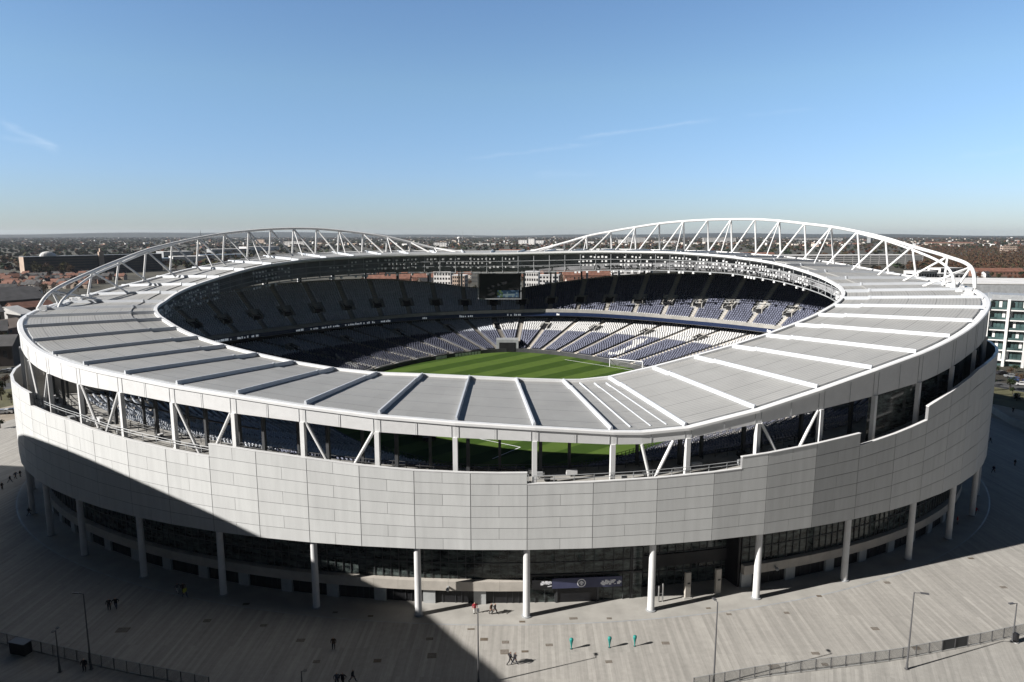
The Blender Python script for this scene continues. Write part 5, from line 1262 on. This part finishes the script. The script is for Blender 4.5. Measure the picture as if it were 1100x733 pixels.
# houses: rows of terraces
cnt = 0
def rows_of(x0, x1, y0, y1, nrow, kinds, pick, cap, jitter=.6):
    global cnt
    made = 0
    for r in range(nrow):
        yy = y0 + (y1 - y0) * (r + .5) / nrow; x = x0; tilt = (rr.random() - .5) * .9
        while x < x1 and made < cap:
            gx, gy = g(x, yy + (rr.random() - .5) * jitter + tilt * (x - x0) / max(1, (x1 - x0))); dist = math.hypot(gx, gy); s_ = .8 + .3 * rr.random()
            k = rr.choice(kinds)
            if rr.random() < pick and free(gx, gy, 3.6): house(gx, gy, k, (rr.choice([0, math.pi / 2]) if rr.random() < .3 else 0) + tilt + .3, zone_of(x), s_); made += 1; cnt += 1
            x += (8.5 + 4 * rr.random()) / dist * FPX
    return made
rows_of(-6, 92, 298.5, 311, 7, [0, 1, 4, 2, 1, 3, 2], .85, 105)
rows_of(-4, 60, 313, 318, 1, [0, 1, 2], .6, 6)
rows_of(60, 130, 293, 306, 4, [0, 1, 2, 3, 5], .6, 28)
rows_of(150, 300, 264, 276, 5, [2, 5, 1, 4, 3], .22, 36)
rows_of(385, 505, 297, 309, 3, [0, 1, 4, 2], .7, 26); rows_of(560, 700, 294, 309, 3, [0, 1, 4, 2], .6, 26)
rows_of(440, 600, 263, 271, 3, [0, 1, 2, 5], .3, 26)
rows_of(600, 830, 261, 273, 4, [0, 1, 2, 5, 4], .25, 36)
rows_of(1000, 1105, 262, 270, 3, [5, 2, 4, 1], .5, 30)
rows_of(1040, 1105, 294, 299, 2, [0, 1, 5], .5, 8)
# trees one can tell apart, left and right of the stadium
tn = 0
def trees_in(x0, x1, y0, y1, n, kinds, hs):
    global tn
    for i in range(n):
        x = x0 + (x1 - x0) * rr.random(); y = y0 + (y1 - y0) * rr.random(); gx, gy = g(x, y); k = rr.choice(kinds); h = hs[0] + (hs[1] - hs[0]) * rr.random()
        if free(gx, gy, 2.0): tree(gx, gy, h, k, TK[k] + ' ' + zone_of(x), TK[k] + 's ' + zone_of(x)); tn += 1
trees_in(38, 78, 296.5, 298.5, 12, [2, 1, 2], (17, 24))
trees_in(-5, 100, 299, 320, 34, [0, 1, 2, 1], (7, 12)); trees_in(-5, 40, 322, 372, 16, [0, 1, 2], (6, 10))
trees_in(0, 18, 405, 436, 7, [0, 2, 1], (3, 6)); trees_in(-3, 9, 452, 462, 2, [0, 2], (3, 4))
trees_in(100, 310, 268, 292, 60, [0, 1, 2, 1, 3], (9, 15)); trees_in(1042, 1104, 295, 305, 16, [1, 2, 0, 3], (8, 13)); trees_in(1062, 1100, 396, 432, 14, [0, 1, 1], (3, 6))
trees_in(820, 1040, 283.5, 292, 30, [1, 1, 3, 2], (9, 14)); trees_in(385, 700, 298, 315, 40, [1, 2, 0, 1], (7, 12)); trees_in(1076, 1086, 264.6, 265.6, 5, [0], (22, 30)); trees_in(600, 1000, 266, 279, 26, [1, 2, 3], (10, 15))

# far town, far woods and the wood on the right: masses nobody could count
def mass_boxes(name, n, dist, mats, lab, hs):
    r = np.random.default_rng(77); b = MB()
    for i in range(n):
        x = -40 + 1180 * r.random(); y = dist(r, x)
        gx, gy = g(x, y); d = math.hypot(gx, gy); w_, dp, h = 10 + 30 * r.random() ** 2, 9 + 8 * r.random(), hs[0] + (hs[1] - hs[0]) * r.random() ** 2.5
        if not free(gx, gy, 0): continue
        b.box((gx, gy, GZ - .05), (w_, dp, h), r.random() * 3, int(r.choice(len(mats), p=[.30, .22, .22, .14, .12])))
    return tag(b.build(name, mats), lab, 'town', kind='stuff')
mass_boxes('distant_town', 1900, lambda r, x: 254.2 + 11 * r.random() ** (1.5 if x > 180 else 4), ['cream', 'render', 'beige', 'tile', 'slate'], 'far town of small pale and red buildings spreading to the skyline', (5, 14))
def woods(name, pts, k_of, lab, n_leaf=22, hs=(9, 15), seed=5, size=.2):
    r = np.random.default_rng(seed); base = [leaf_cloud(n_leaf, (1, 1, .9), 900 + i, size, lobes=4) for i in range(8)]; Qs, ks, ts = [], [], []
    for (gx, gy, wd) in pts:
        Q, t_ = base[r.integers(8)]; h = hs[0] + (hs[1] - hs[0]) * r.random(); c = np.array([gx, gy, h * .5]); s_ = np.array([wd, wd, h * .55]); Qs.append(Q * s_ + c); ks.append(np.full(len(Q), k_of(r, gx, gy))); ts.append(np.clip(.35 * t_ + .65 * r.random(), 0, 1))
    me = quad_mesh(name, np.concatenate(Qs), ['leaf0', 'leaf1', 'leaf2', 'leaf3'], np.concatenate(ks), np.concatenate(ts)); return tag(link(name, me), lab, 'woodland', kind='stuff')
pts = []; r = np.random.default_rng(3); y = 1150.0
while y < 11000:
    halfw = .80 * y; sp = 11 + y * .0016; n_ = int(2 * halfw / sp)
    for i in range(n_):
        x = -halfw + 2 * halfw * (i + r.random()) / n_; px = 550 + FPX * x / (y * .99)
        dens = .85 if y > 2600 else (.55 if px < 330 else .38)
        if px > 160 and 1400 < y < 5200: dens *= .62
        if 985 < px and 1000 < y < 2500: continue
        yy = y + (r.random() - .5) * y * .07
        if r.random() < dens and free(x, yy, 0): pts.append((x, yy, sp * .75))
    y *= 1.052
TAKEN_N = len(TAKEN)
woods('distant_woodland', pts, lambda r_, x, y_: int(r_.choice([0, 1, 2, 3], p=[.42, .26, .28, .04] if x < 0 else [.3, .38, .26, .06])), 'dark mass of woods stretching to the horizon', 16, (9, 15), 5, .3)
pts = []
for i in range(2600):
    x = 975 + 150 * r.random(); yy = 266.5 + 24.5 * r.random() ** 1.3; gx, gy = g(x, yy); pts.append((gx, gy, 4.6))
woods('bare_wood', pts, lambda r_, x, y_: int(r_.choice([1, 1, 3, 2], p=[.5, .3, .1, .1])), 'bare brown wood right of the right roof truss', 26, (9, 14), 9, .15)
# far hills
b = MB(); n = 160; rows = []
for k, (rad, hz) in enumerate(((12500, -2), (13500, 45), (15000, 72), (17000, 40), (17800, -2))):
    row = []
    for i in range(n + 1):
        a = R(35 + 110 * i / n); f = (1 if k in (0, 4) else .72 + .28 * math.sin(i * .11 + k) + .12 * math.sin(i * .37) + (.30 if i > 95 else 0)); row.append((rad * math.cos(a), rad * math.sin(a), hz * f))
    rows.append(row)
o = strips('hills', rows, ['hill'], closed=False, flip=True); tag(o, kind='structure')

# round office building left of the camera whose roof throws the big shadow
HB = 50.0; sh = np.array([math.cos(SUN_AZ), math.sin(SUN_AZ)]) * HB / math.tan(SUN_EL)
edge = np.array([(-215, 166), (-175, 171), (-150, 172), (-127, 171), (-100, 161), (-72.4, 148.2), (-55.3, 137.5), (-42.2, 128.3), (-30, 118.4), (-23.9, 113), (-14.3, 102.3), (-6.9, 92.4), (-.6, 84.2), (8, 66), (12, 50)]) - sh
back = np.array([(edge[-1][0] - 14, edge[-1][1] - 30), (-120, -25), (-190, -30), (-270, 10), (-310, 90), (-300, 130)])
poly = spline([(*p, 0) for p in edge], 4)[:-1] + [np.array((*p, 0)) for p in np.vstack([edge[-1:], back])]
poly = [(p[0], p[1]) for p in poly]
t = tag(empty('curved_office_building', (-180, 60, 0)), 'large curved office building outside the frame that shades the left plaza', 'building')
cen = np.mean(np.array(poly), axis=0); n = len(poly)
for f in range(10):
    b = MB()
    for i in range(n):
        a, c = np.array(poly[i]), np.array(poly[(i + 1) % n]); ins = lambda p, d: p + (cen - p) / np.linalg.norm(cen - p) * d
        b.face([(*a, 5 * f + 3.4), (*c, 5 * f + 3.4), (*c, 5 * f + 5), (*a, 5 * f + 5)]); b.face([(*ins(a, 1), 5 * f + 3.4), (*ins(c, 1), 5 * f + 3.4), (*c, 5 * f + 3.4), (*a, 5 * f + 3.4)]); b.face([(*ins(a, 1), 5 * f + 5), (*a, 5 * f + 5), (*c, 5 * f + 5), (*ins(c, 1), 5 * f + 5)])
    sub0(b.build('floor_band', ['cream'], None), t)
    b = MB()
    for i in range(n):
        a, c = np.array(poly[i]), np.array(poly[(i + 1) % n]); ins = lambda p, d: p + (cen - p) / np.linalg.norm(cen - p) * d
        b.face([(*ins(a, .8), 5 * f + (GZ if f == 0 else 0)), (*ins(c, .8), 5 * f + (GZ if f == 0 else 0)), (*ins(c, .8), 5 * f + 3.4), (*ins(a, .8), 5 * f + 3.4)])
    sub0(b.build('window_band', ['glass'], None), t)
b = MB(); b.face([(*p, HB - .02) for p in poly]); sub0(b.build('roof', ['midsteel'], None), t)

# ------------------------------------------------------------------ haze
hz = bpy.data.materials.new('haze_air'); hz.use_nodes = True; n_ = hz.node_tree; n_.nodes.clear(); o_ = n_.nodes.new('ShaderNodeOutputMaterial'); pv = n_.nodes.new('ShaderNodeVolumePrincipled')
pv.inputs['Color'].default_value = (.80, .87, .97, 1); pv.inputs['Density'].default_value = HAZE; pv.inputs['Anisotropy'].default_value = .2; n_.links.new(pv.outputs[0], o_.inputs['Volume']); M['haze'] = hz
b = MB(); b.box((0, 0, GZ - 1.0), (39000, 39000, 151)); tag(b.build('haze', ['haze']), kind='stuff')
